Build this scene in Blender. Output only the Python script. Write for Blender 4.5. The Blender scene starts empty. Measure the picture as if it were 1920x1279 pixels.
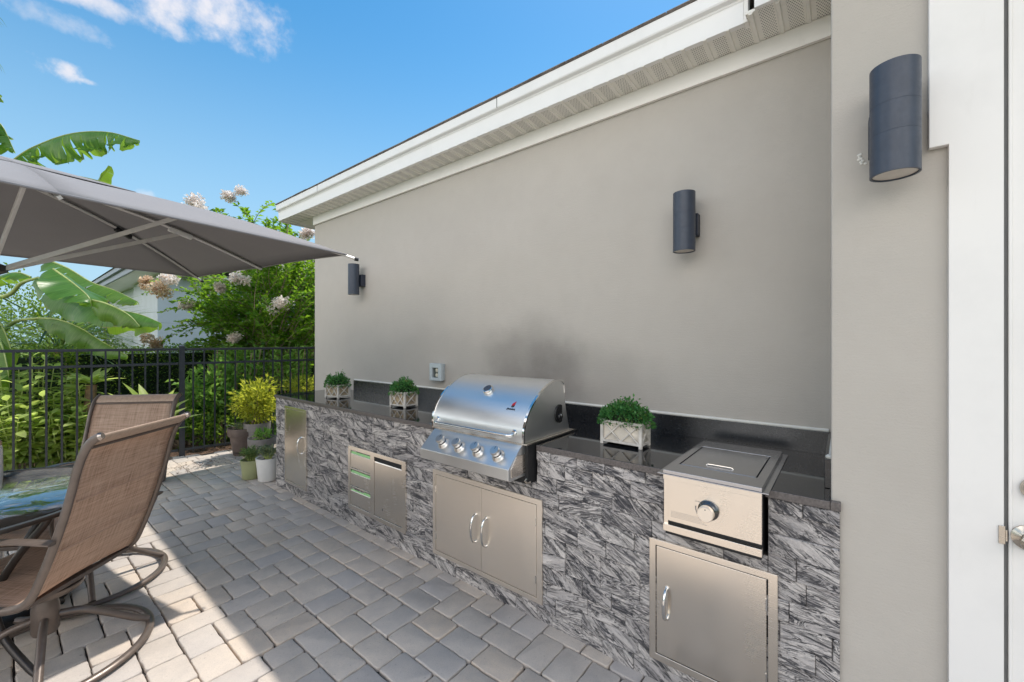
import bpy, bmesh, math, random
import numpy as np
from math import sin, cos, pi, radians
from mathutils import Vector, Matrix

random.seed(7)
RNG = np.random.default_rng(11)
S = bpy.context.scene
COL = S.collection

# ------------------------------------------------------------------ camera
F_PX, XC, YC, CAM_H = 776.0, 960.0, 640.0, 1.45
TH = math.atan2(965.0, F_PX)
cam = bpy.data.cameras.new('camera')
cam.sensor_width = 36.0
cam.lens = F_PX / 1920.0 * 36.0
cam.clip_start = 0.02
cam.clip_end = 2000
camo = bpy.data.objects.new('camera', cam)
COL.objects.link(camo)
camo.location = (0, 0, CAM_H)
camo.rotation_euler = (pi / 2, 0, -TH)
S.camera = camo
FW = np.array([sin(TH), cos(TH), 0.0])
RT = np.array([cos(TH), -sin(TH), 0.0])


def at(px, py, depth):
    """photo pixel + distance along the view axis -> a point in metres"""
    p = np.array([0, 0, CAM_H]) + depth * (FW + RT * (px - XC) / F_PX)
    p[2] -= depth * (py - YC) / F_PX
    return p


# ------------------------------------------------------------------ light
SUN_DIR = Vector((1.495, 0.10, 3.21)).normalized()      # towards the sun
SUN_EL = math.asin(SUN_DIR.z)
SUN_AZ = math.atan2(SUN_DIR.x, SUN_DIR.y)
sun = bpy.data.lights.new('sun', 'SUN')
sun.energy = 2.0
sun.angle = radians(0.6)
sun.color = (1.0, 0.95, 0.87)
suno = bpy.data.objects.new('sun', sun)
COL.objects.link(suno)
suno.rotation_euler = (-SUN_DIR).to_track_quat('-Z', 'Y').to_euler()
suno.location = (6, 0, 12)

W = bpy.data.worlds.new('World')
S.world = W
W.use_nodes = True
wn, wl = W.node_tree.nodes, W.node_tree.links
wn.clear()


def wnode(t, **k):
    n = wn.new(t)
    for a, b in k.items():
        setattr(n, a, b)
    return n


w_out = wnode('ShaderNodeOutputWorld')
w_bg = wnode('ShaderNodeBackground')
w_bg.inputs['Strength'].default_value = 0.10
sky = wnode('ShaderNodeTexSky', sky_type='NISHITA', sun_disc=False)
sky.sun_elevation = SUN_EL
sky.sun_rotation = SUN_AZ
sky.altitude = 0
sky.air_density = 1.0
sky.dust_density = 0.3
sky.ozone_density = 3.0
w_tc = wnode('ShaderNodeTexCoord')


def wmath(op, a, b=None, c=None):
    n = wnode('ShaderNodeMath', operation=op)
    for i, v in enumerate((a, b, c)):
        if v is None:
            continue
        if isinstance(v, (int, float)):
            n.inputs[i].default_value = v
        else:
            wl.new(v, n.inputs[i])
    return n.outputs[0]


def wdot(v):
    n = wnode('ShaderNodeVectorMath', operation='DOT_PRODUCT')
    wl.new(w_tc.outputs['Generated'], n.inputs[0])
    n.inputs[1].default_value = tuple(v)
    return n.outputs['Value']


w_noise = wnode('ShaderNodeTexNoise')
w_noise.inputs['Scale'].default_value = 7.0
w_noise.inputs['Detail'].default_value = 9.0
w_noise.inputs['Roughness'].default_value = 0.6
wl.new(w_tc.outputs['Generated'], w_noise.inputs['Vector'])
nz = wmath('SUBTRACT', w_noise.outputs['Fac'], 0.5)


w_n3 = wnode('ShaderNodeTexNoise')
w_n3.inputs['Scale'].default_value = 26.0
w_n3.inputs['Detail'].default_value = 8.0
w_n3.inputs['Roughness'].default_value = 0.6
wl.new(w_tc.outputs['Generated'], w_n3.inputs['Vector'])
nz3 = wmath('SUBTRACT', w_n3.outputs['Fac'], 0.5)


def cloud(px, py, a, b, dens, soft=1.0, hi=False):
    """a cumulus patch in the sky dome round one direction"""
    d = at(px, py, 1.0) - np.array([0, 0, CAM_H])
    d /= np.linalg.norm(d)
    r = np.cross(d, [0, 0, 1.0]); r /= np.linalg.norm(r)
    u = np.cross(r, d)
    k = wdot(d)
    k = wmath('MAXIMUM', k, 0.05)
    x = wmath('DIVIDE', wmath('DIVIDE', wdot(r), k), a)
    y = wmath('DIVIDE', wmath('DIVIDE', wdot(u), k), b)
    rr = wmath('ADD', wmath('MULTIPLY', x, x), wmath('MULTIPLY', y, y))
    v = wmath('SUBTRACT', wmath('ADD', 1.0, wmath('MULTIPLY', nz3 if hi else wmath('ADD', nz, wmath('MULTIPLY', nz3, .35)), 4.2 if hi else 3.6)), rr)
    m = wnode('ShaderNodeMapRange', interpolation_type='SMOOTHSTEP')
    wl.new(v, m.inputs[0])
    m.inputs[1].default_value = 0.0
    m.inputs[2].default_value = soft
    m.inputs[4].default_value = dens
    return m.outputs[0]


cl = wmath('MAXIMUM', cloud(262, -42, .225, .066, .92), cloud(150, -10, .10, .022, .8))
for a in ((108, 130, .040, .016, .85), (160, 152, .014, .006, .75), (110, 42, .060, .018, .35), (270, 372, .020, .016, .4), (340, 62, .030, .016, .6)):
    cl = wmath('MAXIMUM', cl, cloud(*a, soft=1.5, hi=True))
# bright cumulus added over the unseen half of the sky to fill the shade
w_n2 = wnode('ShaderNodeTexNoise')
w_n2.inputs['Scale'].default_value = 2.6
w_n2.inputs['Detail'].default_value = 9.0
w_n2.inputs['Roughness'].default_value = 0.58
wl.new(w_tc.outputs['Generated'], w_n2.inputs['Vector'])


def wrange(v, a, b, c=0., d=1.):
    m = wnode('ShaderNodeMapRange', interpolation_type='SMOOTHSTEP')
    wl.new(v, m.inputs[0])
    for i, q in enumerate((a, b, c, d)):
        m.inputs[i + 1].default_value = q
    return m.outputs[0]


far = wmath('MULTIPLY', wrange(w_n2.outputs['Fac'], .42, .56), wrange(wdot((-1, -.12, 0)), .10, .42))
far = wmath('MULTIPLY', far, wrange(wdot((0, 0, 1)), .03, .16))
far = wmath('MULTIPLY', far, wrange(wdot((0, 0, 1)), .46, .76, 1.0, .32))
w_hsv = wnode('ShaderNodeHueSaturation')
w_hsv.inputs['Hue'].default_value = 0.485
w_hsv.inputs['Saturation'].default_value = 1.30
w_hsv.inputs['Value'].default_value = 0.87
wl.new(sky.outputs[0], w_hsv.inputs['Color'])


def wmix(f, a, col):
    n = wnode('ShaderNodeMix', data_type='RGBA')
    wl.new(f, n.inputs[0]); wl.new(a, n.inputs[6])
    n.inputs[7].default_value = (*col, 1)
    return n.outputs[2]


hz = wrange(wdot((0, 0, 1)), -.02, .66, .97, .0)
skycol = wmix(hz, w_hsv.outputs[0], (2.2, 3.35, 4.2))
skycol = wmix(far, skycol, (15.2, 14.5, 13.8))
skycol = wmix(cl, skycol, (4.45, 4.3, 4.45))
wl.new(skycol, w_bg.inputs['Color'])
wl.new(w_bg.outputs[0], w_out.inputs['Surface'])

S.view_settings.view_transform = 'Standard'
S.view_settings.look = 'None'
S.view_settings.gamma = 1.0
S.view_settings.exposure = 1.1
S.render.engine = 'CYCLES'
S.cycles.use_denoising = True
S.cycles.max_bounces = 10
S.cycles.diffuse_bounces = 5
S.cycles.glossy_bounces = 5
S.cycles.transparent_max_bounces = 12
S.cycles.sample_clamp_indirect = 6.0
S.cycles.caustics_reflective = False
S.cycles.caustics_refractive = False


# ------------------------------------------------------------------ helpers
class MB:
    """collects shapes and links them as ONE mesh object"""

    def __init__(self):
        self.v, self.f, self.uv, self.c = [], [], [], []

    def add(self, verts, faces):
        o = len(self.v)
        self.v += [tuple(map(float, p)) for p in verts]
        self.f += [tuple(i + o for i in f) for f in faces]
        return self

    def box(self, lo, hi, M=None):
        (x0, y0, z0), (x1, y1, z1) = lo, hi
        p = [(x0, y0, z0), (x1, y0, z0), (x1, y1, z0), (x0, y1, z0), (x0, y0, z1), (x1, y0, z1), (x1, y1, z1), (x0, y1, z1)]
        if M is not None:
            p = [M @ Vector(q) for q in p]
        return self.add(p, [(0, 3, 2, 1), (4, 5, 6, 7), (0, 1, 5, 4), (1, 2, 6, 5), (2, 3, 7, 6), (3, 0, 4, 7)])

    def bar(self, p0, p1, w, h, up=(0, 0, 1)):
        p0, p1 = Vector(p0), Vector(p1)
        d = (p1 - p0).normalized()
        up = Vector(up)
        s = d.cross(up)
        if s.length < 1e-4:
            s = d.cross(Vector((1, 0, 0)))
        s.normalize()
        u = s.cross(d)
        r = []
        for p in (p0, p1):
            for a, b in ((-1, -1), (1, -1), (1, 1), (-1, 1)):
                r.append(p + s * a * w / 2 + u * b * h / 2)
        return self.add(r, [(0, 1, 2, 3), (7, 6, 5, 4), (0, 4, 5, 1), (1, 5, 6, 2), (2, 6, 7, 3), (3, 7, 4, 0)])

    def tube(self, pts, rad, n=8, cap=True, flat=1.0, up=None):
        pts = [Vector(p) for p in pts]
        m = len(pts)
        rads = rad if hasattr(rad, '__len__') else [rad] * m
        ref = Vector(up) if up else None
        rings = []
        prev = None
        for i, p in enumerate(pts):
            d = (pts[min(i + 1, m - 1)] - pts[max(i - 1, 0)]).normalized()
            if prev is None:
                a = ref if ref else (Vector((0, 0, 1)) if abs(d.z) < .9 else Vector((1, 0, 0)))
            else:
                a = prev
            u = (a - d * a.dot(d))
            if u.length < 1e-5:
                u = d.orthogonal()
            u.normalize()
            prev = u
            s = d.cross(u)
            rings.append([p + (u * cos(t) * flat + s * sin(t)) * rads[i] for t in [2 * pi * k / n for k in range(n)]])
        v = [q for r in rings for q in r]
        f = []
        for i in range(m - 1):
            for k in range(n):
                a, b = i * n + k, i * n + (k + 1) % n
                f.append((a, b, b + n, a + n))
        if cap:
            f.append(tuple(range(n - 1, -1, -1)))
            f.append(tuple(range((m - 1) * n, m * n)))
        return self.add(v, f)

    def lathe(self, prof, n=24, M=None, cap0=True, cap1=True):
        v, f = [], []
        for r, z in prof:
            for k in range(n):
                t = 2 * pi * k / n
                v.append(Vector((r * cos(t), r * sin(t), z)))
        if M is not None:
            v = [M @ q for q in v]
        for i in range(len(prof) - 1):
            for k in range(n):
                a, b = i * n + k, i * n + (k + 1) % n
                f.append((a, b, b + n, a + n))
        if cap0:
            f.append(tuple(range(n - 1, -1, -1)))
        if cap1:
            f.append(tuple(range((len(prof) - 1) * n, len(prof) * n)))
        return self.add(v, f)

    def prism(self, poly, axis, a, b):
        """polygon in the two other axes, extruded along axis from a to b"""
        def P(q, t):
            return {'x': (t, q[0], q[1]), 'y': (q[0], t, q[1]), 'z': (q[0], q[1], t)}[axis]
        n = len(poly)
        v = [P(q, a) for q in poly] + [P(q, b) for q in poly]
        f = [tuple(range(n - 1, -1, -1)), tuple(range(n, 2 * n))]
        f += [(k, (k + 1) % n, (k + 1) % n + n, k + n) for k in range(n)]
        return self.add(v, f)

    def slab_holes(self, u0, u1, v0, v1, holes, P, t0, t1):
        """a slab with rectangular holes: P(u, v, t) gives the point"""
        us = sorted({u0, u1, *[h[0] for h in holes], *[h[1] for h in holes]})
        vs = sorted({v0, v1, *[h[2] for h in holes], *[h[3] for h in holes]})
        us = [u for u in us if u0 <= u <= u1]
        vs = [v for v in vs if v0 <= v <= v1]

        def solid(i, j):
            if not (0 <= i < len(us) - 1 and 0 <= j < len(vs) - 1):
                return False
            cu, cv = (us[i] + us[i + 1]) / 2, (vs[j] + vs[j + 1]) / 2
            return not any(h[0] < cu < h[1] and h[2] < cv < h[3] for h in holes)
        idx = {}

        def vid(i, j, t):
            k = (i, j, t)
            if k not in idx:
                idx[k] = len(self.v)
                self.v.append(tuple(map(float, P(us[i], vs[j], t1 if t else t0))))
            return idx[k]
        for i in range(len(us) - 1):
            for j in range(len(vs) - 1):
                if not solid(i, j):
                    continue
                self.f.append((vid(i, j, 1), vid(i + 1, j, 1), vid(i + 1, j + 1, 1), vid(i, j + 1, 1)))
                self.f.append((vid(i, j, 0), vid(i, j + 1, 0), vid(i + 1, j + 1, 0), vid(i + 1, j, 0)))
                for (di, dj, a, b) in ((-1, 0, (i, j), (i, j + 1)), (1, 0, (i + 1, j + 1), (i + 1, j)), (0, -1, (i + 1, j), (i, j)), (0, 1, (i, j + 1), (i + 1, j + 1))):
                    if not solid(i + di, j + dj):
                        self.f.append((vid(*a, 0), vid(*b, 0), vid(*b, 1), vid(*a, 1)))
        return self

    def build(self, name, mat, parent=None, smooth=35, bevel=0, seg=2, loc=None, fix=True):
        me = bpy.data.meshes.new(name)
        me.from_pydata(self.v, [], self.f)
        if fix:
            bm = bmesh.new(); bm.from_mesh(me)
            bmesh.ops.recalc_face_normals(bm, faces=bm.faces)
            bm.to_mesh(me); bm.free()
        me.materials.append(mat)
        if smooth:
            me.shade_smooth()
            me.set_sharp_from_angle(angle=radians(smooth))
        o = bpy.data.objects.new(name, me)
        COL.objects.link(o)
        if bevel:
            b = o.modifiers.new('bevel', 'BEVEL')
            b.width = bevel; b.segments = seg; b.limit_method = 'ANGLE'; b.angle_limit = radians(40)
            b.harden_normals = True
        if parent is not None:
            set_parent(o, parent)
        if loc:
            o.location = loc
        return o


def set_parent(o, parent):
    o.parent = parent
    o.matrix_parent_inverse = world_of(parent).inverted()


def world_of(o):
    m = Matrix.LocRotScale(o.location, o.rotation_euler, o.scale)
    if o.parent is None:
        return m
    return world_of(o.parent) @ o.matrix_parent_inverse @ m


def tag(o, label=None, cat=None, group=None, kind=None):
    if label: o['label'] = label
    if cat: o['category'] = cat
    if group: o['group'] = group
    if kind: o['kind'] = kind
    return o


def thing(name, loc, label, cat, group=None):
    o = bpy.data.objects.new(name, None)
    o.empty_display_size = .1
    COL.objects.link(o)
    o.location = loc
    return tag(o, label, cat, group)


def copy_tree(o, parent=None):
    c = o.copy()
    COL.objects.link(c)
    if parent is not None:
        c.parent = parent
    for ch in list(o.children):
        copy_tree(ch, c)
    return c


def catmull(pts, n=8):
    P = [np.array(p, float) for p in pts]
    P = [2 * P[0] - P[1]] + P + [2 * P[-1] - P[-2]]
    out = []
    for i in range(1, len(P) - 2):
        for k in range(n):
            t = k / n
            a, b, c, d = P[i - 1:i + 3]
            out.append(.5 * ((2 * b) + (-a + c) * t + (2 * a - 5 * b + 4 * c - d) * t * t + (-a + 3 * b - 3 * c + d) * t ** 3))
    out.append(P[-2])
    return out


# ------------------------------------------------------------------ materials
class NT:
    def __init__(self, name):
        self.m = bpy.data.materials.new(name)
        self.m.use_nodes = True
        self.n, self.l = self.m.node_tree.nodes, self.m.node_tree.links
        self.b = self.n['Principled BSDF']
        self.out = self.n['Material Output']
        self._tc = None

    def node(self, t, ins=None, **k):
        nd = self.n.new(t)
        for a, b in k.items():
            setattr(nd, a, b)
        for a, b in (ins or {}).items():
            self.put(nd.inputs[a], b)
        return nd

    def put(self, sock, v):
        if isinstance(v, bpy.types.NodeSocket):
            self.l.new(v, sock)
        else:
            if hasattr(sock.default_value, '__len__') and hasattr(v, '__len__') and len(v) == 3 and len(sock.default_value) == 4:
                v = (*v, 1)
            sock.default_value = v

    def set(self, **k):
        for a, b in k.items():
            self.put(self.b.inputs[a.replace('_', ' ')], b)
        return self

    def obj(self):
        if self._tc is None:
            self._tc = self.node('ShaderNodeTexCoord')
        return self._tc.outputs['Object']

    def pos(self):
        return self.node('ShaderNodeNewGeometry').outputs['Position']

    def mapping(self, scale=(1, 1, 1), rot=(0, 0, 0), vec=None, loc=(0, 0, 0)):
        nd = self.node('ShaderNodeMapping', {'Vector': vec or self.obj(), 'Scale': scale, 'Rotation': rot, 'Location': loc})
        return nd.outputs[0]

    def noise(self, scale, detail=4, rough=.55, vec=None, dist=0, dim='3D'):
        return self.node('ShaderNodeTexNoise', {'Vector': vec or self.obj(), 'Scale': scale, 'Detail': detail, 'Roughness': rough, 'Distortion': dist}).outputs['Fac']

    def math(self, op, a, b=0.0, c=None, clamp=False):
        nd = self.node('ShaderNodeMath', operation=op, use_clamp=clamp)
        self.put(nd.inputs[0], a); self.put(nd.inputs[1], b)
        if c is not None: self.put(nd.inputs[2], c)
        return nd.outputs[0]

    def rng(self, v, a, b, c=0., d=1., smooth=False):
        nd = self.node('ShaderNodeMapRange', interpolation_type='SMOOTHSTEP' if smooth else 'LINEAR')
        for i, q in enumerate((v, a, b, c, d)):
            self.put(nd.inputs[i], q)
        return nd.outputs[0]

    def mix(self, fac, a, b, mode='MIX'):
        nd = self.node('ShaderNodeMix', data_type='RGBA', blend_type=mode)
        self.put(nd.inputs[0], fac); self.put(nd.inputs[6], a); self.put(nd.inputs[7], b)
        return nd.outputs[2]

    def ramp(self, fac, stops):
        nd = self.node('ShaderNodeValToRGB', {'Fac': fac})
        cr = nd.color_ramp
        while len(cr.elements) < len(stops):
            cr.elements.new(.5)
        for e, (p, c) in zip(cr.elements, stops):
            e.position = p; e.color = (*c, 1)
        return nd.outputs['Color']

    def bump(self, h, strength=.3, dist=.01):
        nd = self.node('ShaderNodeBump', {'Height': h, 'Strength': strength, 'Distance': dist})
        self.l.new(nd.outputs[0], self.b.inputs['Normal'])
        return nd

    def attr(self, name, out='Color'):
        return self.node('ShaderNodeAttribute', attribute_name=name).outputs[out]

    def sep(self, v):
        return self.node('ShaderNodeSeparateXYZ', {'Vector': v}).outputs


def simple(name, col, rough=.5, metal=0., var=.08, scale=12., bump=0., bscale=80., spec=None, coat=0):
    t = NT(name)
    n = t.noise(scale, 5)
    dark = tuple(c * (1 - var) for c in col)
    light = tuple(min(1, c * (1 + var)) for c in col)
    t.set(Base_Color=t.mix(t.rng(n, .3, .7), dark, light), Metallic=metal)
    t.put(t.b.inputs['Roughness'], t.rng(t.noise(scale * 2.3, 3), .3, .7, max(0, rough - .06), min(1, rough + .06)))
    if spec is not None: t.put(t.b.inputs['Specular IOR Level'], spec)
    if coat: t.put(t.b.inputs['Coat Weight'], coat)
    if bump:
        t.bump(t.noise(bscale, 6, .6), bump, .004)
    return t.m


def stucco_mat():
    t = NT('painted_stucco')
    p = t.pos()
    n1 = t.noise(1.3, 5, .6, p)
    n2 = t.noise(9, 5, .6, p)
    base = t.mix(t.rng(n1, .3, .7), (.485, .450, .404), (.522, .484, .435))
    base = t.mix(t.math('MULTIPLY', t.rng(n2, .42, .72), .34), base, (.47, .43, .385))
    # dark halo smudge painted into the wall colour behind the hood
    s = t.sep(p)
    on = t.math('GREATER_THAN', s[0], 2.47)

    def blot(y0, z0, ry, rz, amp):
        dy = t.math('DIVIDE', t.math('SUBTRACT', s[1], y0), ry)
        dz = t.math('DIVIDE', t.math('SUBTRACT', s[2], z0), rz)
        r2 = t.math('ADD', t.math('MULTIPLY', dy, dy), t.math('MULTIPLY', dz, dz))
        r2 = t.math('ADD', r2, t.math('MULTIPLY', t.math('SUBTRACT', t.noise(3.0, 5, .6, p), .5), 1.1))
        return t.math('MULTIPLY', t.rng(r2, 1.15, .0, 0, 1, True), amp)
    halo_smudge = t.math('ADD', t.math('ADD', blot(1.84, 1.28, .52, .40, .36), blot(1.40, 1.19, .70, .30, .25)), blot(2.7, 1.24, 1.3, .40, .14), clamp=True)
    halo_smudge = t.math('MULTIPLY', halo_smudge, on)
    base = t.mix(halo_smudge, base, (.14, .125, .115))
    t.set(Base_Color=base, Roughness=.86)
    t.put(t.b.inputs['Specular IOR Level'], .25)
    vor = t.noise(150, 4, .7, p)
    hor = t.noise(60, 3, .6, t.mapping((1, .25, 1.6), vec=p))
    t.bump(t.math('ADD', t.math('MULTIPLY', vor, .8), t.math('MULTIPLY', hor, .45)), .42, .005)
    return t.m


def white_mat(name, col=(.86, .85, .83), rough=.42):
    t = NT(name)
    p = t.pos()
    d = t.noise(2.5, 6, .65, p)
    st = t.noise(22, 5, .6, t.mapping((1, 1, .2), vec=p))
    c = t.mix(t.math('MULTIPLY', t.rng(d, .48, .74), .34), col, tuple(x * .8 for x in col))
    c = t.mix(t.math('MULTIPLY', t.rng(st, .6, .8), .12), c, (.45, .40, .33))
    t.set(Base_Color=c, Roughness=rough)
    t.bump(t.noise(240, 3, .5, p), .06, .002)
    return t.m


def soffit_mat():
    t = NT('vented_vinyl')
    s = t.sep(t.pos())
    # rows of round vent holes on the lower panels, left out along the ribs
    def cell(v, k):
        return t.math('SUBTRACT', t.math('FRACT', t.math('MULTIPLY', v, k)), .5)
    row = t.math('FLOOR', t.math('MULTIPLY', s[0], 95))
    y2 = t.math('ADD', s[1], t.math('MULTIPLY', t.math('MODULO', row, 2.), .0055))
    cx, cy = cell(s[0], 95), cell(y2, 90)
    r2 = t.math('ADD', t.math('MULTIPLY', cx, cx), t.math('MULTIPLY', cy, cy))
    hole = t.math('LESS_THAN', r2, .06)
    ph = t.math('FRACT', t.math('DIVIDE', t.math('SUBTRACT', s[1], .133), .108))
    band = t.math('MULTIPLY', t.math('GREATER_THAN', ph, .16), t.math('LESS_THAN', ph, .72))
    f = t.math('MULTIPLY', hole, band)
    c = t.mix(t.rng(t.noise(5, 4), .35, .7), (.80, .775, .71), (.86, .835, .775))
    t.set(Base_Color=t.mix(f, c, (.06, .055, .05)), Roughness=.5)
    return t.m


def granite_mat(name='polished_black_granite', r0=.03, r1=.075):
    t = NT(name)
    p = t.pos()
    v = t.node('ShaderNodeTexVoronoi', {'Vector': p, 'Scale': 260.})
    n = t.noise(120, 5, .7, p)
    c = t.mix(t.rng(n, .45, .72), (.010, .011, .013), (.030, .032, .038))
    sp = t.math('MULTIPLY', t.math('LESS_THAN', v.outputs['Distance'], .22), t.rng(t.noise(60, 2, .5, p), .58, .66))
    c = t.mix(sp, c, (.14, .15, .17))
    t.set(Base_Color=c, Roughness=t.rng(t.noise(9, 4, .6, p), .3, .7, r0, r1))
    t.put(t.b.inputs['IOR'], 1.62)
    return t.m


def stone_mat():
    """split-face tiles with dark diagonal veins, each tile turned and shifted a little"""
    t = NT('veined_stone_tile')
    p = t.pos()
    s = t.sep(p)
    y = t.math('ADD', s[1], t.math('MULTIPLY', s[0], 1.0))
    z = s[2]
    tn = t.sep(t.attr('tone'))
    hv, hc = tn[0], (tn[1], tn[2], tn[0])
    # vein coordinates
    ang = t.math('ADD', .22, t.math('MULTIPLY', t.math('SUBTRACT', hc[0], .5), .95))
    ca, sa = t.math('COSINE', ang), t.math('SINE', ang)
    a = t.math('ADD', t.math('MULTIPLY', y, ca), t.math('MULTIPLY', z, t.math('MULTIPLY', sa, -1.)))
    b = t.math('ADD', t.math('MULTIPLY', y, sa), t.math('MULTIPLY', z, ca))
    # y runs away from the viewer, so veins fall towards the near end
    cmb = t.node('ShaderNodeCombineXYZ', {'X': t.math('MULTIPLY', t.math('SUBTRACT', t.math('MULTIPLY', y, ca), t.math('MULTIPLY', z, sa)), 4.0),
                                          'Y': t.math('MULTIPLY', b, -1.0), 'Z': t.math('MULTIPLY', hv, 37.)}).outputs[0]
    cm2 = t.node('ShaderNodeCombineXYZ', {'X': t.math('MULTIPLY', t.math('ADD', t.math('MULTIPLY', y, ca), t.math('MULTIPLY', z, sa)), 4.6),
                                          'Y': t.math('MULTIPLY', t.math('SUBTRACT', t.math('MULTIPLY', z, ca), t.math('MULTIPLY', y, sa)), 27.), 'Z': t.math('MULTIPLY', hv, 37.)}).outputs[0]
    wv = t.node('ShaderNodeTexNoise', {'Vector': cm2, 'Scale': .9, 'Detail': 2.})
    cm2 = t.node('ShaderNodeVectorMath', {0: cm2, 1: t.node('ShaderNodeVectorMath', {0: wv.outputs['Color'], 3: 2.0}, operation='SCALE').outputs[0]}, operation='ADD').outputs[0]
    v1 = t.noise(.8, 6, .58, cm2, .6)
    v2 = t.noise(.9, 4, .6, cm2, .8)
    fine = t.noise(420, 3, .7, p)
    def contour(v, k, w0, w1):
        d = t.math('ABSOLUTE', t.math('SUBTRACT', t.math('FRACT', t.math('MULTIPLY', v, k)), .5))
        return t.rng(d, w0, w1, 1, 0)
    l1 = t.math('MULTIPLY', contour(v1, 13.0, .06, .20), t.rng(v2, .36, .48))
    l2 = t.math('MULTIPLY', contour(v1, 31.0, .10, .30), t.rng(v2, .34, .56, .3, 1.0))
    thick = t.math('MULTIPLY', t.rng(v2, .52, .56), t.rng(contour(v1, 5.0, .10, .34), .1, .6))
    tone = t.math('ADD', v1, t.math('MULTIPLY', t.math('SUBTRACT', hc[1], .5), .16))
    c = t.ramp(tone, [(.25, (.36, .335, .332)), (.40, (.54, .50, .485)), (.55, (.74, .685, .65)), (.75, (.86, .80, .755))])
    c = t.mix(t.math('MULTIPLY', l2, .55), c, (.15, .145, .155))
    c = t.mix(t.math('MULTIPLY', l1, .95), c, (.030, .029, .035))
    c = t.mix(t.math('MULTIPLY', thick, .88), c, (.036, .036, .046))
    c = t.mix(t.rng(fine, .42, .66, 0, .38), c, (.22, .21, .215))
    c = t.mix(t.rng(t.noise(300, 2, .6, p), .62, .74, 0, .4), c, (.85, .82, .79))
    t.set(Base_Color=c, Roughness=.62)
    t.put(t.b.inputs['Specular IOR Level'], .35)
    hgt = t.math('ADD', t.math('MULTIPLY', v1, 1.2), 0.0)
    hgt = t.math('ADD', hgt, t.math('MULTIPLY', fine, .25))
    t.bump(t.math('SUBTRACT', hgt, t.math('MULTIPLY', l1, .5)), 1.0, .012)
    return t.m


def steel_mat(name, stretch=(1, 1, 40), col=(.89, .815, .725), r0=.235, r1=.26, bump=.006):
    t = NT(name)
    o = t.obj()
    n = t.noise(12, 3, .6, t.mapping(stretch))
    sm = t.noise(5, 4, .6, o)
    c = t.mix(t.rng(n, .3, .7), tuple(x * .975 for x in col), col)
    c = t.mix(t.math('MULTIPLY', t.rng(sm, .52, .7), .03), c, tuple(x * .8 for x in col))
    smear = t.noise(2.2, 1.5, .5, t.mapping((1, 2.2, 1), (.5, 0, 0)), .6)
    c = t.mix(t.rng(smear, .45, .75, 0, .05), c, tuple(x * .62 for x in col))
    t.set(Base_Color=c, Metallic=1.0)
    t.put(t.b.inputs['Roughness'], t.math('ADD', t.rng(n, .2, .8, r0, r1), t.rng(smear, .35, .75, 0, .05)))
    return t.m


def paver_mat():
    t = NT('tumbled_paver')
    p = t.pos()
    v = t.attr('tone')
    vs = t.sep(v)
    c = t.ramp(vs[0], [(0.0, (.50, .45, .415)), (.3, (.57, .505, .445)), (.55, (.615, .53, .45)), (1.0, (.67, .55, .44))])
    c = t.mix(t.rng(vs[1], .55, 1, 0, .38), c, (.48, .455, .45))
    n1 = t.noise(14, 5, .6, p)
    n2 = t.noise(190, 4, .75, p)
    c = t.mix(t.rng(n1, .35, .75, 0, .30), c, (.38, .355, .345))
    c = t.mix(t.rng(n2, .50, .72, 0, .45), c, (.31, .28, .255))
    c = t.mix(t.rng(t.noise(260, 2, .5, p), .6, .75, 0, .35), c, (.55, .50, .44))
    c = t.mix(t.rng(t.noise(2.2, 5, .65, p), .5, .72, 0, .32), c, (.27, .245, .23))
    c = t.mix(t.rng(t.noise(55, 3, .6, p), .66, .74, 0, .5), c, (.14, .125, .115))
    t.set(Base_Color=c, Roughness=.88)
    t.put(t.b.inputs['Specular IOR Level'], .25)
    t.bump(t.math('ADD', t.math('MULTIPLY', n2, .5), t.math('MULTIPLY', n1, 1.4)), .4, .006)
    return t.m


def leaf_mat(name, dark, light, trans=(.30, .45, .05), tf=.30, rough=.42):
    t = NT(name)
    v = t.sep(t.attr('tone'))
    c = t.mix(v[0], dark, light)
    c = t.mix(t.math('MULTIPLY', t.rng(v[1], .86, 1.), .5), c, (.30, .24, .06))
    t.set(Base_Color=c, Roughness=rough)
    t.put(t.b.inputs['Specular IOR Level'], .22)
    tr = t.node('ShaderNodeBsdfTranslucent', {'Color': t.mix(v[0], tuple(min(1, x * .9) for x in trans), tuple(min(1, x * 1.35) for x in trans))})
    m = t.node('ShaderNodeMixShader', {0: min(.55, tf + .14), 1: t.b.outputs[0], 2: tr.outputs[0]})
    t.l.new(m.outputs[0], t.out.inputs['Surface'])
    return t.m


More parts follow.
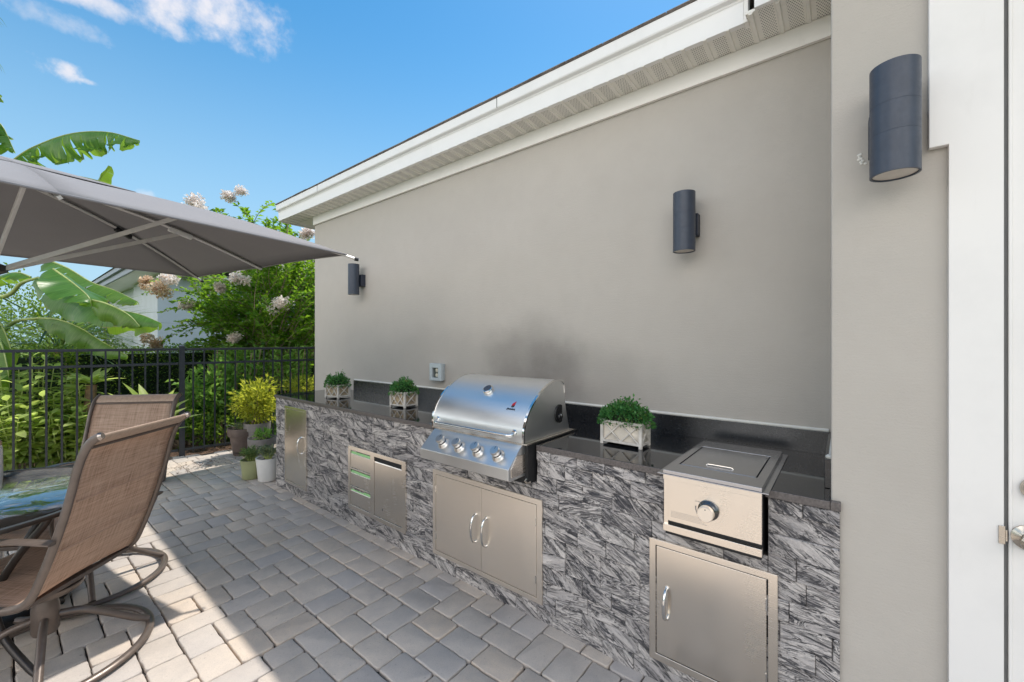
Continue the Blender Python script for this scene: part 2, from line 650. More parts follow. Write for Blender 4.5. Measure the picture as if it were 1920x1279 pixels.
def banana_mat():
    t = NT('banana_leaf')
    uv = t.node('ShaderNodeUVMap').outputs[0]
    s = t.sep(uv)
    vein = t.noise(1.0, 3, .6, t.node('ShaderNodeCombineXYZ', {'X': t.math('MULTIPLY', s[0], 55.), 'Y': t.math('MULTIPLY', s[1], 1.2)}).outputs[0])
    blot = t.noise(5, 4, .6)
    v = t.sep(t.attr('tone'))
    c = t.mix(t.rng(vein, .3, .7), (.045, .135, .022), (.10, .25, .045))
    c = t.mix(t.math('MULTIPLY', t.rng(blot, .45, .7), .45), c, (.17, .30, .06))
    mid = t.rng(s[1], .0, .045, 1, 0)
    c = t.mix(t.math('MULTIPLY', mid, .8), c, (.45, .50, .17))
    dry = t.math('MULTIPLY', t.rng(s[1], .93, 1.0), t.rng(t.noise(9, 3), .5, .62))
    c = t.mix(dry, c, (.30, .18, .07))
    c = t.mix(v[0], c, (.36, .40, .05))
    t.set(Base_Color=c, Roughness=.33)
    t.put(t.b.inputs['Specular IOR Level'], .5)
    t.bump(vein, .25, .01)
    tr = t.node('ShaderNodeBsdfTranslucent', {'Color': t.mix(t.rng(vein, .3, .7), (.26, .46, .03), (.42, .62, .06))})
    m = t.node('ShaderNodeMixShader', {0: .42, 1: t.b.outputs[0], 2: tr.outputs[0]})
    t.l.new(m.outputs[0], t.out.inputs['Surface'])
    return t.m


def sling_mat():
    t = NT('sling_mesh_fabric')
    uv = t.node('ShaderNodeUVMap').outputs[0]
    s = t.sep(uv)
    def thread(a, b, seed):
        return t.noise(1.0, 3, .7, t.node('ShaderNodeCombineXYZ', {'X': t.math('MULTIPLY', s[0], a), 'Y': t.math('MULTIPLY', s[1], b), 'Z': seed}).outputs[0])
    w1, w2 = thread(150., 5., 1.), thread(6., 150., 5.)
    w = t.math('ADD', t.math('MULTIPLY', w1, .5), t.math('MULTIPLY', w2, .5))
    c = t.ramp(w, [(.34, (.30, .19, .135)), (.46, (.56, .385, .285)), (.56, (.70, .515, .40)), (.68, (.82, .67, .54))])
    t.set(Base_Color=c, Roughness=.7)
    t.bump(w, .3, .003)
    tr = t.node('ShaderNodeBsdfTranslucent', {'Color': t.mix(.5, c, (.74, .50, .34))})
    m = t.node('ShaderNodeMixShader', {0: .30, 1: t.b.outputs[0], 2: tr.outputs[0]})
    t.l.new(m.outputs[0], t.out.inputs['Surface'])
    return t.m


def canopy_mat():
    t = NT('canopy_fabric')
    n = t.noise(500, 2, .5)
    b = t.noise(3, 4, .5)
    c = t.mix(t.rng(n, .35, .65), (.285, .272, .275), (.345, .33, .333))
    c = t.mix(t.math('MULTIPLY', t.rng(b, .4, .7), .25), c, (.365, .348, .346))
    t.set(Base_Color=c, Roughness=.85)
    t.put(t.b.inputs['Specular IOR Level'], .15)
    t.bump(t.math('ADD', t.math('MULTIPLY', n, .04), t.noise(5, 3, .5, t.mapping((1, 1, 1)))), .22, .02)
    tr = t.node('ShaderNodeBsdfTranslucent', {'Color': (.20, .19, .20, 1)})
    m = t.node('ShaderNodeMixShader', {0: .12, 1: t.b.outputs[0], 2: tr.outputs[0]})
    t.l.new(m.outputs[0], t.out.inputs['Surface'])
    return t.m


def glass_top_mat():
    t = NT('rain_glass')
    p = t.obj()
    t.set(Base_Color=(.88, .93, .90, 1), Roughness=.015)
    t.put(t.b.inputs['Transmission Weight'], 1.0)
    t.put(t.b.inputs['IOR'], 1.6)
    t.put(t.b.inputs['Coat Weight'], 1.0)
    t.put(t.b.inputs['Coat IOR'], 1.9)
    t.bump(t.noise(9, 3, .5, p, 1.0), .16, .03)
    return t.m


def shingle_mat():
    t = NT('asphalt_shingle')
    p = t.pos()
    c = t.mix(t.rng(t.noise(8, 5, .6, p), .35, .65), (.22, .19, .175), (.34, .30, .275))
    c = t.mix(t.rng(t.noise(120, 3, .6, p), .4, .7, 0, .5), c, (.09, .08, .075))
    t.set(Base_Color=c, Roughness=.9)
    t.bump(t.noise(100, 3, .6, p), .5, .006)
    return t.m


def ground_mat():
    t = NT('lawn_and_soil')
    p = t.pos()
    c = t.mix(t.rng(t.noise(1.2, 6, .6, p), .35, .65), (.075, .125, .022), (.14, .20, .035))
    c = t.mix(t.rng(t.noise(60, 4, .7, p), .4, .7, 0, .6), c, (.05, .075, .015))
    t.set(Base_Color=c, Roughness=.95)
    t.bump(t.noise(90, 5, .7, p), .8, .03)
    return t.m


def mulch_mat():
    t = NT('bark_mulch')
    p = t.pos()
    a = t.noise(38, 5, .7, p, 1.5)
    c = t.ramp(a, [(.3, (.025, .014, .010)), (.5, (.12, .065, .040)), (.62, (.30, .18, .115)), (.75, (.48, .33, .24))])
    t.set(Base_Color=c, Roughness=.95)
    t.bump(a, 1.0, .04)
    return t.m


M = {
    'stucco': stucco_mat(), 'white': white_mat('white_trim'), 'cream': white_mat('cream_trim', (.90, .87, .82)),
    'caulk': white_mat('cream_caulk', (.78, .76, .70), .55), 'door': white_mat('painted_door', (.84, .815, .785), .38),
    'soffit': soffit_mat(), 'granite': granite_mat(), 'granite_back': granite_mat('satin_black_granite', .24, .30), 'stone': stone_mat(), 'granite_edge': simple('granite_edge_reflection', (.115, .10, .095), .38, 0, .35, 130, .1, 200), 'shingle': shingle_mat(),
    'steel': steel_mat('brushed_steel', (1, 1, 40), r0=.22, r1=.25), 'steel_v': steel_mat('brushed_steel_lid', (1, 40, 1), (.54, .54, .56), .16, .19),
    'steel_soft': steel_mat('rough_brushed_steel', (1, 1, 40), (.97, .875, .77), .36, .42), 'hood': steel_mat('brushed_hood_steel', (1, .6, 30), (.80, .80, .79), .33, .37, .012), 'dark_metal': steel_mat('dark_chrome', (1, 1, 1), (.20, .195, .19), .14, .18), 'knob_metal': steel_mat('knob_metal', (1, 1, 1), (.66, .63, .60), .26, .32), 'chrome': steel_mat('polished_chrome', (1, 1, 1), (.78, .77, .75), .05, .10, .01),
    'satin': steel_mat('satin_nickel', (1, 1, 3), (.62, .56, .48), .2, .3, .01),
    'paver': paver_mat(), 'ground': ground_mat(), 'mulch': mulch_mat(),
    'joint': simple('joint_sand', (.075, .066, .060), .95, 0, .4, 60, .5),
    'strip_grey': simple('grey_weatherstrip', (.16, .16, .16), .7), 'dark': simple('dark_recess', (.010, .010, .011), .6, 0, .2, 20),
    'black': simple('black_plastic', (.012, .012, .013), .35, 0, .2, 30), 'blackmetal': simple('fence_black', (.022, .025, .032), .42, 0, .25, 25, .05),
    'sconce': simple('blue_grey_sconce', (.046, .058, .084), .42, 0, .10, 40, .06, 300), 'sconce_dark': simple('sconce_plate', (.030, .036, .055), .45, 0, .1, 30),
    'lens': simple('frosted_lens', (.55, .50, .44), .35, 0, .06, 30), 'grey_plastic': simple('pale_grey_plastic', (.48, .53, .55), .32, 0, .06, 20),
    'smoke_plastic': simple('smoky_window', (.10, .11, .105), .12, 0, .15, 20), 'outlet': simple('ivory_outlet', (.62, .58, .47), .4),
    'whitewash': simple('whitewashed_wood', (.62, .58, .53), .75, 0, .22, 22, .25, 60), 'liner': simple('burlap_liner', (.38, .30, .20), .9, 0, .35, 25, .4, 90),
    'cream_liner': simple('cream_liner', (.66, .60, .52), .85, 0, .25, 18, .3, 60),
    'sling': sling_mat(), 'chairframe': simple('taupe_powder_coat', (.15, .117, .098), .34, .3, .12, 30, .04, 300), 'capshine': simple('pewter_cap', (.42, .37, .34), .25, 1., .1, 30),
    'glass': glass_top_mat(), 'rim': simple('bronze_rim', (.05, .042, .038), .35, .4, .1, 20),
    'canopy': canopy_mat(), 'alu': simple('champagne_aluminium', (.74, .72, .69), .42, .25, .06, 20), 'pole': simple('white_pole', (.87, .86, .84), .35, .1, .05, 10),
    'housewall': simple('pale_blue_stucco', (.60, .64, .68), .85, 0, .05, 3, .2, 80), 'greytrim': simple('grey_fascia', (.30, .33, .38), .5, 0, .06, 6),
    'bark': simple('smooth_bark', (.26, .19, .13), .85, 0, .35, 9, .5, 40), 'palmbark': simple('ringed_palm_bark', (.25, .16, .09), .9, 0, .4, 14, .6, 40),
    'banana': banana_mat(), 'petiole': simple('banana_petiole', (.36, .42, .13), .45, 0, .25, 12),
    'hedge': leaf_mat('hedge_leaf', (.028, .085, .014), (.15, .27, .05), (.20, .34, .03), .18, .38),
    'myrtle': leaf_mat('myrtle_leaf', (.018, .070, .014), (.17, .33, .05), (.32, .54, .03), .34, .45),
    'shrub': leaf_mat('shrub_leaf', (.025, .08, .012), (.16, .26, .04), (.36, .52, .05), .25, .6),
    'broad': leaf_mat('broad_light_leaf', (.22, .33, .08), (.50, .58, .22), (.62, .74, .18), .40, .42),
    'lime': leaf_mat('lime_leaf', (.17, .27, .03), (.50, .54, .09), (.62, .62, .06), .35, .45),
    'mid': leaf_mat('mid_green_leaf', (.08, .21, .04), (.26, .44, .10), (.36, .58, .10), .32, .42),
    'herb': leaf_mat('herb_leaf', (.05, .11, .04), (.15, .24, .09), (.30, .42, .12), .25, .5),
    'greyherb': leaf_mat('grey_herb_leaf', (.09, .12, .08), (.22, .27, .18), (.30, .38, .2), .2, .55),
    'boxwood': leaf_mat('artificial_boxwood_leaf', (.018, .095, .030), (.10, .29, .085), (.20, .42, .10), .22, .38),
    'flower': leaf_mat('cream_blossom', (.80, .66, .58), (.95, .86, .80), (.95, .84, .76), .45, .7),
    'oldflower': leaf_mat('fading_blossom', (.50, .27, .12), (.90, .76, .64), (.85, .65, .48), .4, .7),
    'strap': leaf_mat('strap_leaf', (.03, .085, .03), (.11, .20, .07), (.22, .36, .08), .25, .4),
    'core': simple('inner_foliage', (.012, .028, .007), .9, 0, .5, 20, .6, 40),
    'pot_white': simple('white_ceramic', (.74, .72, .69), .35, 0, .06, 8), 'pot_olive': simple('olive_ceramic', (.36, .37, .19), .4, 0, .08, 8),
    'pot_brown': simple('brown_pot', (.155, .115, .10), .6, 0, .2, 14, .2), 'pot_band': simple('dark_pot_band', (.035, .03, .03), .5, 0, .2, 14),
    'pot_grey': simple('grey_pot', (.26, .235, .225), .65, 0, .15, 14, .2),
    'soil': simple('potting_soil', (.03, .022, .016), .95, 0, .4, 40, .8, 90), 'red': simple('red_enamel', (.45, .01, .015), .4, 0, .05), 'ink': simple('black_print', (.012, .012, .012), .5, 0, .05),
    'greyink': simple('grey_print', (.30, .28, .26), .5, 0, .05), 'label_green': simple('green_film', (.28, .58, .22), .4, 0, .1, 20),
}


# ------------------------------------------------------------------ leaves
def set_tone(me, tone):
    a = me.attributes.new('tone', 'FLOAT_COLOR', 'POINT')
    arr = np.ones((len(me.vertices), 4), np.float32)
    arr[:, :tone.shape[1]] = tone
    a.data.foreach_set('color', arr.ravel())


def unit(a):
    return a / np.maximum(np.linalg.norm(a, axis=-1, keepdims=True), 1e-9)


def leaves(name, mat, pos, dirs, size, width=.5, parent=None, flop=.35, up=None, fold=.25, segs=1, droop=0.0, label=None):
    """leaf blades as one mesh: pos, dirs (N,3), size (N,)"""
    n = len(pos)
    pos = np.asarray(pos, float)
    d = unit(np.asarray(dirs, float))
    nrm = RNG.normal(size=(n, 3)) * flop + (np.array([0, 0, 1.0]) if up is None else np.asarray(up))
    side = unit(np.cross(d, nrm))
    nrm = unit(np.cross(side, d))
    L = np.asarray(size)[:, None]
    if segs == 1:
        wv = L * width / 2
        b = pos
        t = pos + d * L - nrm * L * droop
        m = pos + d * L * .45 + nrm * L * droop * .2
        l = m + side * wv + nrm * wv * fold * 2
        r = m - side * wv + nrm * wv * fold * 2
        V = np.stack([b, r, t, l], 1).reshape(-1, 3)
        i = np.arange(n) * 4
        Fc = np.concatenate([np.stack([i, i + 1, i + 2], 1), np.stack([i, i + 2, i + 3], 1)])
        per = 4
    else:
        ts = np.linspace(0, 1, segs + 1)
        wp = np.sin(pi * ts ** .8) ** .8
        cols = []
        for t, w in zip(ts, wp):
            m = pos + d * L * t - nrm * L * droop * t * t
            wv = L * width / 2 * w
            cols += [m + side * wv + nrm * wv * fold, m, m - side * wv + nrm * wv * fold]
        V = np.stack(cols, 1).reshape(-1, 3)
        per = 3 * (segs + 1)
        i = np.arange(n) * per
        Fq = []
        for k in range(segs):
            a = 3 * k
            Fq.append(np.stack([i + a, i + a + 1, i + a + 4, i + a + 3], 1))
            Fq.append(np.stack([i + a + 1, i + a + 2, i + a + 5, i + a + 4], 1))
        Fc = np.concatenate(Fq)
    me = bpy.data.meshes.new(name)
    me.vertices.add(len(V))
    me.vertices.foreach_set('co', V.astype(np.float32).ravel())
    k = Fc.shape[1]
    me.loops.add(Fc.size)
    me.loops.foreach_set('vertex_index', Fc.astype(np.int32).ravel())
    me.polygons.add(len(Fc))
    me.polygons.foreach_set('loop_start', np.arange(0, Fc.size, k, dtype=np.int32))
    me.update(calc_edges=True)
    me.validate()
    tone = np.repeat(np.stack([RNG.random(n), RNG.random(n), RNG.random(n)], 1), per, 0)
    set_tone(me, tone)
    me.materials.append(mat)
    me.shade_smooth()
    o = bpy.data.objects.new(name, me)
    COL.objects.link(o)
    if parent is not None:
        set_parent(o, parent)
    return o


def sphere_dirs(n):
    return unit(RNG.normal(size=(n, 3)))


def blob_points(n, c, r, shell=.55, lump=.25, seed=0):
    """points through an uneven ellipsoid, denser towards its outside"""
    d = sphere_dirs(n)
    rr = shell + (1 - shell) * RNG.random(n) ** .6
    ph = np.array([1.3, 2.1, .7]) * (seed + 1)
    lumps = 1 + lump * (np.sin(d[:, 0] * 5 + ph[0]) * np.sin(d[:, 1] * 6 + ph[1]) + .6 * np.sin(d[:, 2] * 9 + ph[2] + d[:, 0] * 7))
    p = np.array(c) + d * (rr * lumps)[:, None] * np.array(r)
    return p, d


# ================================================================== SETTING
def sheet(name, lo, hi, z, mat, kind='structure'):
    m = MB()
    m.add([(lo[0], lo[1], z), (hi[0], lo[1], z), (hi[0], hi[1], z), (lo[0], hi[1], z)], [(0, 1, 2, 3)])
    return tag(m.build(name, mat, smooth=0), kind=kind)


sheet('ground', (-400, -400), (400, 400), -.075, M['ground'])
sheet('bounce_slab', (-16, -9), (-5.0, 6.3), -.012, simple('bounce_slab_beige', (.46, .415, .365), .9, 0, .14, 6, .3))  # unseen pale slab added past the patio for bounce light and reflections
sheet('patio_bedding', (-5.0, -4.0), (3.3, 6.50), -.022, M['joint'])
FA, FD = np.array([1.456, 6.53]), np.array([1, -.14]) / np.hypot(1, .14)     # fence line
FN = np.array([-FD[1], FD[0]])


def fpt(s, off=0.0, z=0.0):
    q = FA + FD * s + FN * off
    return np.array([q[0], q[1], z])


mb = MB()
bed = [fpt(-6.5, .03), fpt(3.2, .03), (6, 7.0, 0), (6, 10.5, 0), (-5.5, 11.3, 0), (-5.5, 7.5, 0)]
mb.add([(p[0], p[1], -.035) for p in bed], [tuple(range(6))])
tag(mb.build('mulch_bed', M['mulch'], smooth=0), kind='structure')


def paving():
    """three sizes of tumbled paver laid in a random ashlar bond"""
    c = .0718
    x0, y0 = -4.98, -3.99
    nx, ny = int(8.2 / c), int(10.6 / c)
    rng = random.Random(5)
    g = np.zeros((nx + 4, ny + 4), bool)
    own, nid = np.zeros((nx + 4, ny + 4), int), 0
    V, Fc, T = [], [], []
    for j in range(ny):            # courses run out from the wall
        i = 0
        while i < nx:
            if g[i, j]:
                i += 1; continue
            run = 0
            while i + run < nx and not g[i + run, j]:
                run += 1
            if run < 2:
                g[i, j] = True; i += 1; continue
            opts = [w for w in (2, 2, 3) if w <= run and run - w != 1]
            if j and rng.random() < .9:
                free = [w for w in opts if own[i + w - 1, j - 1] == own[i + w, j - 1]]
                opts = free or opts
            w = rng.choice(opts)
            h = rng.choice((2, 2, 3)) if w == 3 and rng.random() < .12 else (2 if w == 3 else rng.choice((2, 3, 3, 3)))
            g[i:i + w, j:j + h] = True
            nid += 1
            own[i:i + w, j:j + h] = nid
            ax, ay, bx, by = x0 + i * c, y0 + j * c, x0 + (i + w) * c, y0 + (j + h) * c
            i += w
            cx, cy = (ax + bx) / 2, (ay + by) / 2
            if cy > 6.53 - .14 * (cx - 1.456) - .06 or (cx > 2.0 and cy < 4.4) or (cx > 2.6 and cy < 5.2):
                continue
            gap = .0030
            g4 = [gap * rng.uniform(.6, 1.7) for _ in range(4)]
            ax += g4[0]; ay += g4[1]; bx -= g4[2]; by -= g4[3]
            tone = (min(1, max(0, rng.gauss(.47, .22))), rng.random())
            tz = rng.uniform(-.0035, .0)
            tilt = (rng.uniform(-.013, .013), rng.uniform(-.013, .013))
            ring = []
            for (qx, qy, a0) in ((bx, by, 0), (ax, by, 90), (ax, ay, 180), (bx, ay, 270)):
                r = rng.uniform(.006, .020)
                ccx = qx - r * (1 if qx == bx else -1)
                ccy = qy - r * (1 if qy == by else -1)
                for k in range(4):
                    t = radians(a0 + 30 * k)
                    ring.append((ccx + r * cos(t) + rng.uniform(-.0012, .0012), ccy + r * sin(t) + rng.uniform(-.0012, .0012)))
            rg2 = []
            for k_ in range(len(ring)):
                p_, q_ = ring[k_], ring[(k_ + 1) % len(ring)]
                rg2.append(p_)
                if k_ % 4 == 3:
                    L_ = math.hypot(q_[0] - p_[0], q_[1] - p_[1])
                    nx_, ny_ = (q_[1] - p_[1]) / L_, -(q_[0] - p_[0]) / L_
                    for f_ in (.2, .4, .6, .8):
                        j_ = rng.gauss(0, .0011)
                        rg2.append((p_[0] + (q_[0] - p_[0]) * f_ + nx_ * j_, p_[1] + (q_[1] - p_[1]) * f_ + ny_ * j_))
            ring = rg2
            n = len(ring)
            o = len(V)
            for (ins, z) in ((.0065, 0.0), (.0025, -.0012), (.0, -.005), (.0, -.03)):
                for (px, py) in ring:
                    dx, dy = px - cx, py - cy
                    L = math.hypot(dx, dy)
                    k = 1 - ins / L
                    V.append((cx + dx * k, cy + dy * k, z + tz + tilt[0] * dx + tilt[1] * dy))
                    T.append(tone)
            Fc.append(tuple(range(o, o + n)))
            for a in range(3):
                for k in range(n):
                    p, q = o + a * n + k, o + a * n + (k + 1) % n
                    Fc.append((p, p + n, q + n, q))
    mb = MB(); mb.v, mb.f = V, Fc
    ob = mb.build('patio_paving', M['paver'], smooth=50, fix=False)
    set_tone(ob.data, np.array(T, np.float32))
    return tag(ob, kind='structure')


paving()

# ------------------------------------------------------------------ the house
XW, XP, YR, YE = 2.48, 1.78, 0.037, 5.15      # long wall, porch wall, return, far end
house = thing('house', (XW, 2.5, 0), 'greige stucco house with white eaves, long wall behind the grill counter', 'house')
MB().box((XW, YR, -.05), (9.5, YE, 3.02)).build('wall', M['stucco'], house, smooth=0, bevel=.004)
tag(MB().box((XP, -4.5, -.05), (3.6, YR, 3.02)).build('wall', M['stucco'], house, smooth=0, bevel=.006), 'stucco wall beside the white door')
m = MB().box((XW - .018, YR + .002, 2.897), (XW - .0005, YE + .01, 2.992))
m.box((XW - .022, YR + .002, 2.889), (XW - .0005, YE + .012, 2.897))
m.build('frieze_board', M['cream'], house, smooth=0, bevel=.002)
XF = 2.283
m = MB().box((XF + .001, YR + .002, 3.006), (XW - .001, 5.70, 3.02))
m.box((2.238, YR + .002, 3.0065), (XF, .37, 3.02))
y = .133
while y < 5.66:
    m.prism([(y - .010, 3.0065), (y - .007, 2.9985), (y + .007, 2.9985), (y + .010, 3.0065)], 'x', (XF + .001 if y > .37 else 2.239), XW - .019)
    y += .108
m.v = [(x, y, z - .013 * max(0, (x - XF) / (XW - XF)) * (z < 3.015)) for x, y, z in m.v]
m.build('soffit', M['soffit'], house, smooth=0)
m = MB()
prof = [(XF + .03, 3.002), (XF, 3.002), (XF, 3.108), (XF - .005, 3.114), (XF - .005, 3.122), (XF - .026, 3.128), (XF - .030, 3.136), (XF - .030, 3.200), (XF - .022, 3.206), (XF + .03, 3.206)]
m.prism(prof, 'y', .385, 5.72)
m.build('fascia', M['white'], house, smooth=20, bevel=.0015)
m = MB().prism([(XF + .05, 3.001), (XF - .002, 3.001), (XF - .002, 3.206), (XF + .05, 3.206)], 'y', .365, .384)
m.box((XF + .055, .372, 3.006), (XF + .075, .384, 3.2))
m.build('gutter_end_cap', M['cream'], house, smooth=0, bevel=.002)
MB().box((2.215, YR + .002, 3.006), (2.2375, .33, 3.205)).build('fascia', M['white'], house, smooth=0, bevel=.002)
MB().box((XF + .031, 5.70, 2.99), (9.7, 5.72, 3.205)).build('fascia', M['white'], house, smooth=0, bevel=.002)
MB().box((XF + .031, 3.5, 3.021), (9.6, 5.70, 3.2)).build('eave_filler', M['cream'], house, smooth=0)
for yy in (1.95, 4.62):
    MB().box((XF - .0315, yy, 3.13), (XF - .0285, yy + .004, 3.204)).build('fascia_joint', M['dark'], house, smooth=0)
# roof: hipped at the far end, shingle edge a little uneven
rv = []
m = MB()
e0, e1, ex = -4.6, 5.735, 2.2475
ridge_x, ridge_z = 6.2, 3.21 + (6.2 - ex) * .46
m.add([(ex, e0, 3.2065), (ex, e1, 3.2065), (10.2, e1, 3.2065), (10.2, e0, 3.2065), (ridge_x, e0, ridge_z), (ridge_x, e1 - 3.9, ridge_z),
       (ex, e0, 3.209), (ex, e1, 3.209), (10.2, e1, 3.209), (10.2, e0, 3.209)],
      [(0, 1, 2, 3), (6, 7, 5, 4), (7, 8, 5), (8, 9, 4, 5), (6, 4, 9), (0, 6, 7, 1), (1, 7, 8, 2), (2, 8, 9, 3), (3, 9, 6, 0)])
rnd = random.Random(3)
y = .45
while y < 5.7:
    w = rnd.uniform(.25, .45)
    m.box((ex - .003 - rnd.random() * .004, y, 3.2095), (ex + .09, min(y + w - .004, 5.72), 3.2125 + rnd.random() * .003))
    y += w
m.build('roof', M['shingle'], house, smooth=0)
m = MB().box((1.5, -4.6, 3.0215), (2.2, YR - .002, 3.2))
m.build('porch_eave', M['white'], house, smooth=0)

# white door, casing with the wider head, at the near end of the house
cas = MB()
cas.add([(1.757, a, b) for a, b in ((-.239, 0.02), (-.239, 2.03), (-.197, 2.03), (-.197, 2.60), (-1.45, 2.60), (-1.45, 2.46), (-.346, 2.46), (-.346, .02))] +
        [(XP - .0005, a, b) for a, b in ((-.239, 0.02), (-.239, 2.03), (-.197, 2.03), (-.197, 2.60), (-1.45, 2.60), (-1.45, 2.46), (-.346, 2.46), (-.346, .02))],
        [(0, 1, 6, 7), (1, 2, 3, 6), (3, 4, 5, 6), (8, 15, 14, 9), (9, 14, 11, 10), (11, 14, 13, 12)] + [(k, (k + 1) % 8, (k + 1) % 8 + 8, k + 8) for k in range(8)])
casing = cas.build('door_casing', M['door'], house, smooth=0, bevel=.0025)
MB().box((1.7715, -.3545, .02), (XP - .0003, -.3465, 2.458)).build('weatherstrip', M['strip_grey'], casing, smooth=0)
m = MB().box((1.766, -1.28, .02), (XP - .0002, -.3555, 2.455))
m.box((1.7625, -.3625, .02), (1.766, -.3555, 2.455))
for z0, z1 in ((.2, .85), (1.12, 2.2)):
    m.box((1.762, -1.10, z0), (1.766, -.52, z1))
door = m.build('door', M['door'], house, smooth=0, bevel=.002)


def along_x(x, y, z):
    """lathe frame whose axis points to -x (out of the walls)"""
    return Matrix.Translation((x, y, z)) @ Matrix.Rotation(-pi / 2, 4, 'Y')


MB().lathe([(.034, 0), (.034, .006), (.026, .010), (.018, .016), (.014, .034), (.020, .042), (.027, .050), (.027, .058), (.020, .064), (.0, .074)][:-1], 24, along_x(1.7655, -.392, .912)).build('knob', M['satin'], door)
MB().lathe([(.033, 0), (.033, .010), (.028, .018), (.014, .020)], 24, along_x(1.7655, -.408, 1.047)).build('deadbolt', M['satin'], door)
m = MB().box((1.753, -.3475, .885), (1.7568, -.335, .935))
m.box((1.755, -.352, .893), (1.764, -.3476, .925))
m.build('strike_plate', M['satin'], casing, smooth=0, bevel=.001)


# ------------------------------------------------------------------ wall sconces
def make_sconce(x, y, label):
    """x = wall face; the lamp stands off it towards -x"""
    t = thing('wall_sconce', (x, y, 2.10), label, 'wall lamp', 'cylinder wall lamps on the house')
    cx, r = x - .105, .0575
    prof = [(r - .006, 1.952), (r - .006, 1.944), (r, 1.944)]
    for z in (2.062, 2.148):
        prof += [(r, z - .0008), (r - .0005, z), (r, z + .0008)]
    prof += [(r, 2.266), (r - .006, 2.266), (r - .006, 2.255)]
    Mx = Matrix.Translation((cx, y, 0))
    MB().lathe(prof, 40, Mx, True, True).build('lamp_body', M['sconce'], t, smooth=14)
    MB().lathe([(r - .007, 1.9515), (r - .007, 1.9475), (.018, 1.9465)], 32, Mx).build('lens', M['lens'], t)
    MB().box((x - .05, y - .057, 2.037), (x, y + .057, 2.160)).build('mounting_plate', M['sconce_dark'], t, smooth=0, bevel=.003)
    return t


make_sconce(XW, .691, 'blue-grey cylinder wall lamp on the long wall above the side burner, middle of three')
make_sconce(XW, 4.07, 'small-looking cylinder wall lamp at the far end of the wall by the parasol tip')
s3 = make_sconce(XP, -.116, 'large-looking cylinder wall lamp on the near wall beside the white door')
rn = random.Random(2)
m = MB()
for k in range(9):
    m.lathe([(.003, 0), (.0045, .002), (.002, .004)], 7, along_x(XP, -.043 + rn.uniform(-.010, .008), 2.045 + rn.uniform(-.018, .018)))
m.build('filler_blob', M['caulk'], s3)

# ------------------------------------------------------------------ outlet with in-use cover
t = thing('outlet_box', (XW, 2.82, 1.17), 'pale grey weatherproof outlet box on the wall left of the grill', 'outlet')
MB().box((2.452, 2.755, 1.102), (XW, 2.885, 1.248)).build('back_box', M['grey_plastic'], t, smooth=0, bevel=.004)
m = MB().slab_holes(2.742, 2.898, 1.098, 1.252, [(2.785, 2.865, 1.125, 1.212)], lambda u, v, q: (q, u, v), 2.422, 2.4515)
m.build('cover', M['grey_plastic'], t, smooth=0, bevel=.005)
MB().box((2.441, 2.783, 1.123), (2.4445, 2.867, 1.214)).build('window', M['smoke_plastic'], t, smooth=0)
for zc in (1.147, 1.190):
    MB().lathe([(.017, 0), (.017, .004), (.014, .006)], 20, along_x(2.441, 2.815, zc)).build('socket', M['outlet'], t)

# ------------------------------------------------------------------ outdoor kitchen island
isl = thing('kitchen_island', (2.1, 2.25, 0), 'long stone-clad outdoor kitchen counter with black granite top', 'kitchen counter')
CX = 1.765
GH = (1.252, 2.0, .715, .8795)       # grill opening
BH = (.219, .592, .664, .8795)       # side burner opening
RECTS = [(GH[0], GH[1], GH[2], 2), (BH[0], BH[1], BH[2], 2)]
MB().slab_holes(.013, 4.469, -.01, .8795, RECTS, lambda u, v, q: (q, u, v), CX + .0035, 1.798).build('backing_board', M['joint'], isl, smooth=0)


def stone_tiles():
    """split-face tiles, each its own depth, cut round the openings"""
    r = random.Random(21)
    V, Fc, T = [], [], []
    H = .0765

    def cut(rect, holes):
        out = [rect]
        for h in holes:
            nx = []
            for (a, b, c, d) in out:
                if h[0] >= b or h[1] <= a or h[2] >= d or h[3] <= c:
                    nx.append((a, b, c, d)); continue
                if a < h[0]: nx.append((a, h[0], c, d))
                if b > h[1]: nx.append((h[1], b, c, d))
                aa, bb = max(a, h[0]), min(b, h[1])
                if c < h[2]: nx.append((aa, bb, c, h[2]))
                if d > h[3]: nx.append((aa, bb, h[3], d))
            out = nx
        return [q for q in out if q[1] - q[0] > .004 and q[3] - q[2] > .004]

    def tile(P, a, b, c, d, dep, tone):
        g, e = .0009, .0020
        o = len(V)
        for (ins, t) in ((0, .0), (0, .62), (e, 1.0)):
            for (u, v) in ((a + g + ins, c + g + ins), (b - g - ins, c + g + ins), (b - g - ins, d - g - ins), (a + g + ins, d - g - ins)):
                V.append(P(u, v, t * dep)); T.append(tone)
        for k in range(4):
            for l in (0, 4):
                Fc.append((o + l + k, o + l + (k + 1) % 4, o + l + 4 + (k + 1) % 4, o + l + 4 + k))
        Fc.append((o + 8, o + 9, o + 10, o + 11))
    z = -.012
    while z < .8795:
        z1 = min(z + H, .8795)
        y = .012 - r.uniform(0, .2)
        while y < 4.47:
            y1 = y + r.choice((.15, .19, .235, .28))
            tone = (r.random(), r.random(), r.random())
            dep = r.choice((.0025, .004, .0055, .007, .0085, .0105))
            for q in cut((max(y, .012), min(y1, 4.47), z, z1), RECTS):
                tile(lambda u, v, t: (CX + .0035 - t, u, v), *q, dep, tone)
            y = y1
        x = 1.7986
        while x < 2.478:
            x1 = min(x + r.choice((.15, .19, .235)), 2.478)
            tile(lambda u, v, t: (u, 4.469 + t, v), x, x1, z, z1, r.choice((.003, .005, .006)), (r.random(), r.random(), r.random()))
            x = x1
        z += H
    m = MB(); m.v, m.f = V, Fc
    o = m.build('stone_cladding', M['stone'], isl, smooth=0)
    set_tone(o.data, np.array(T, np.float32))


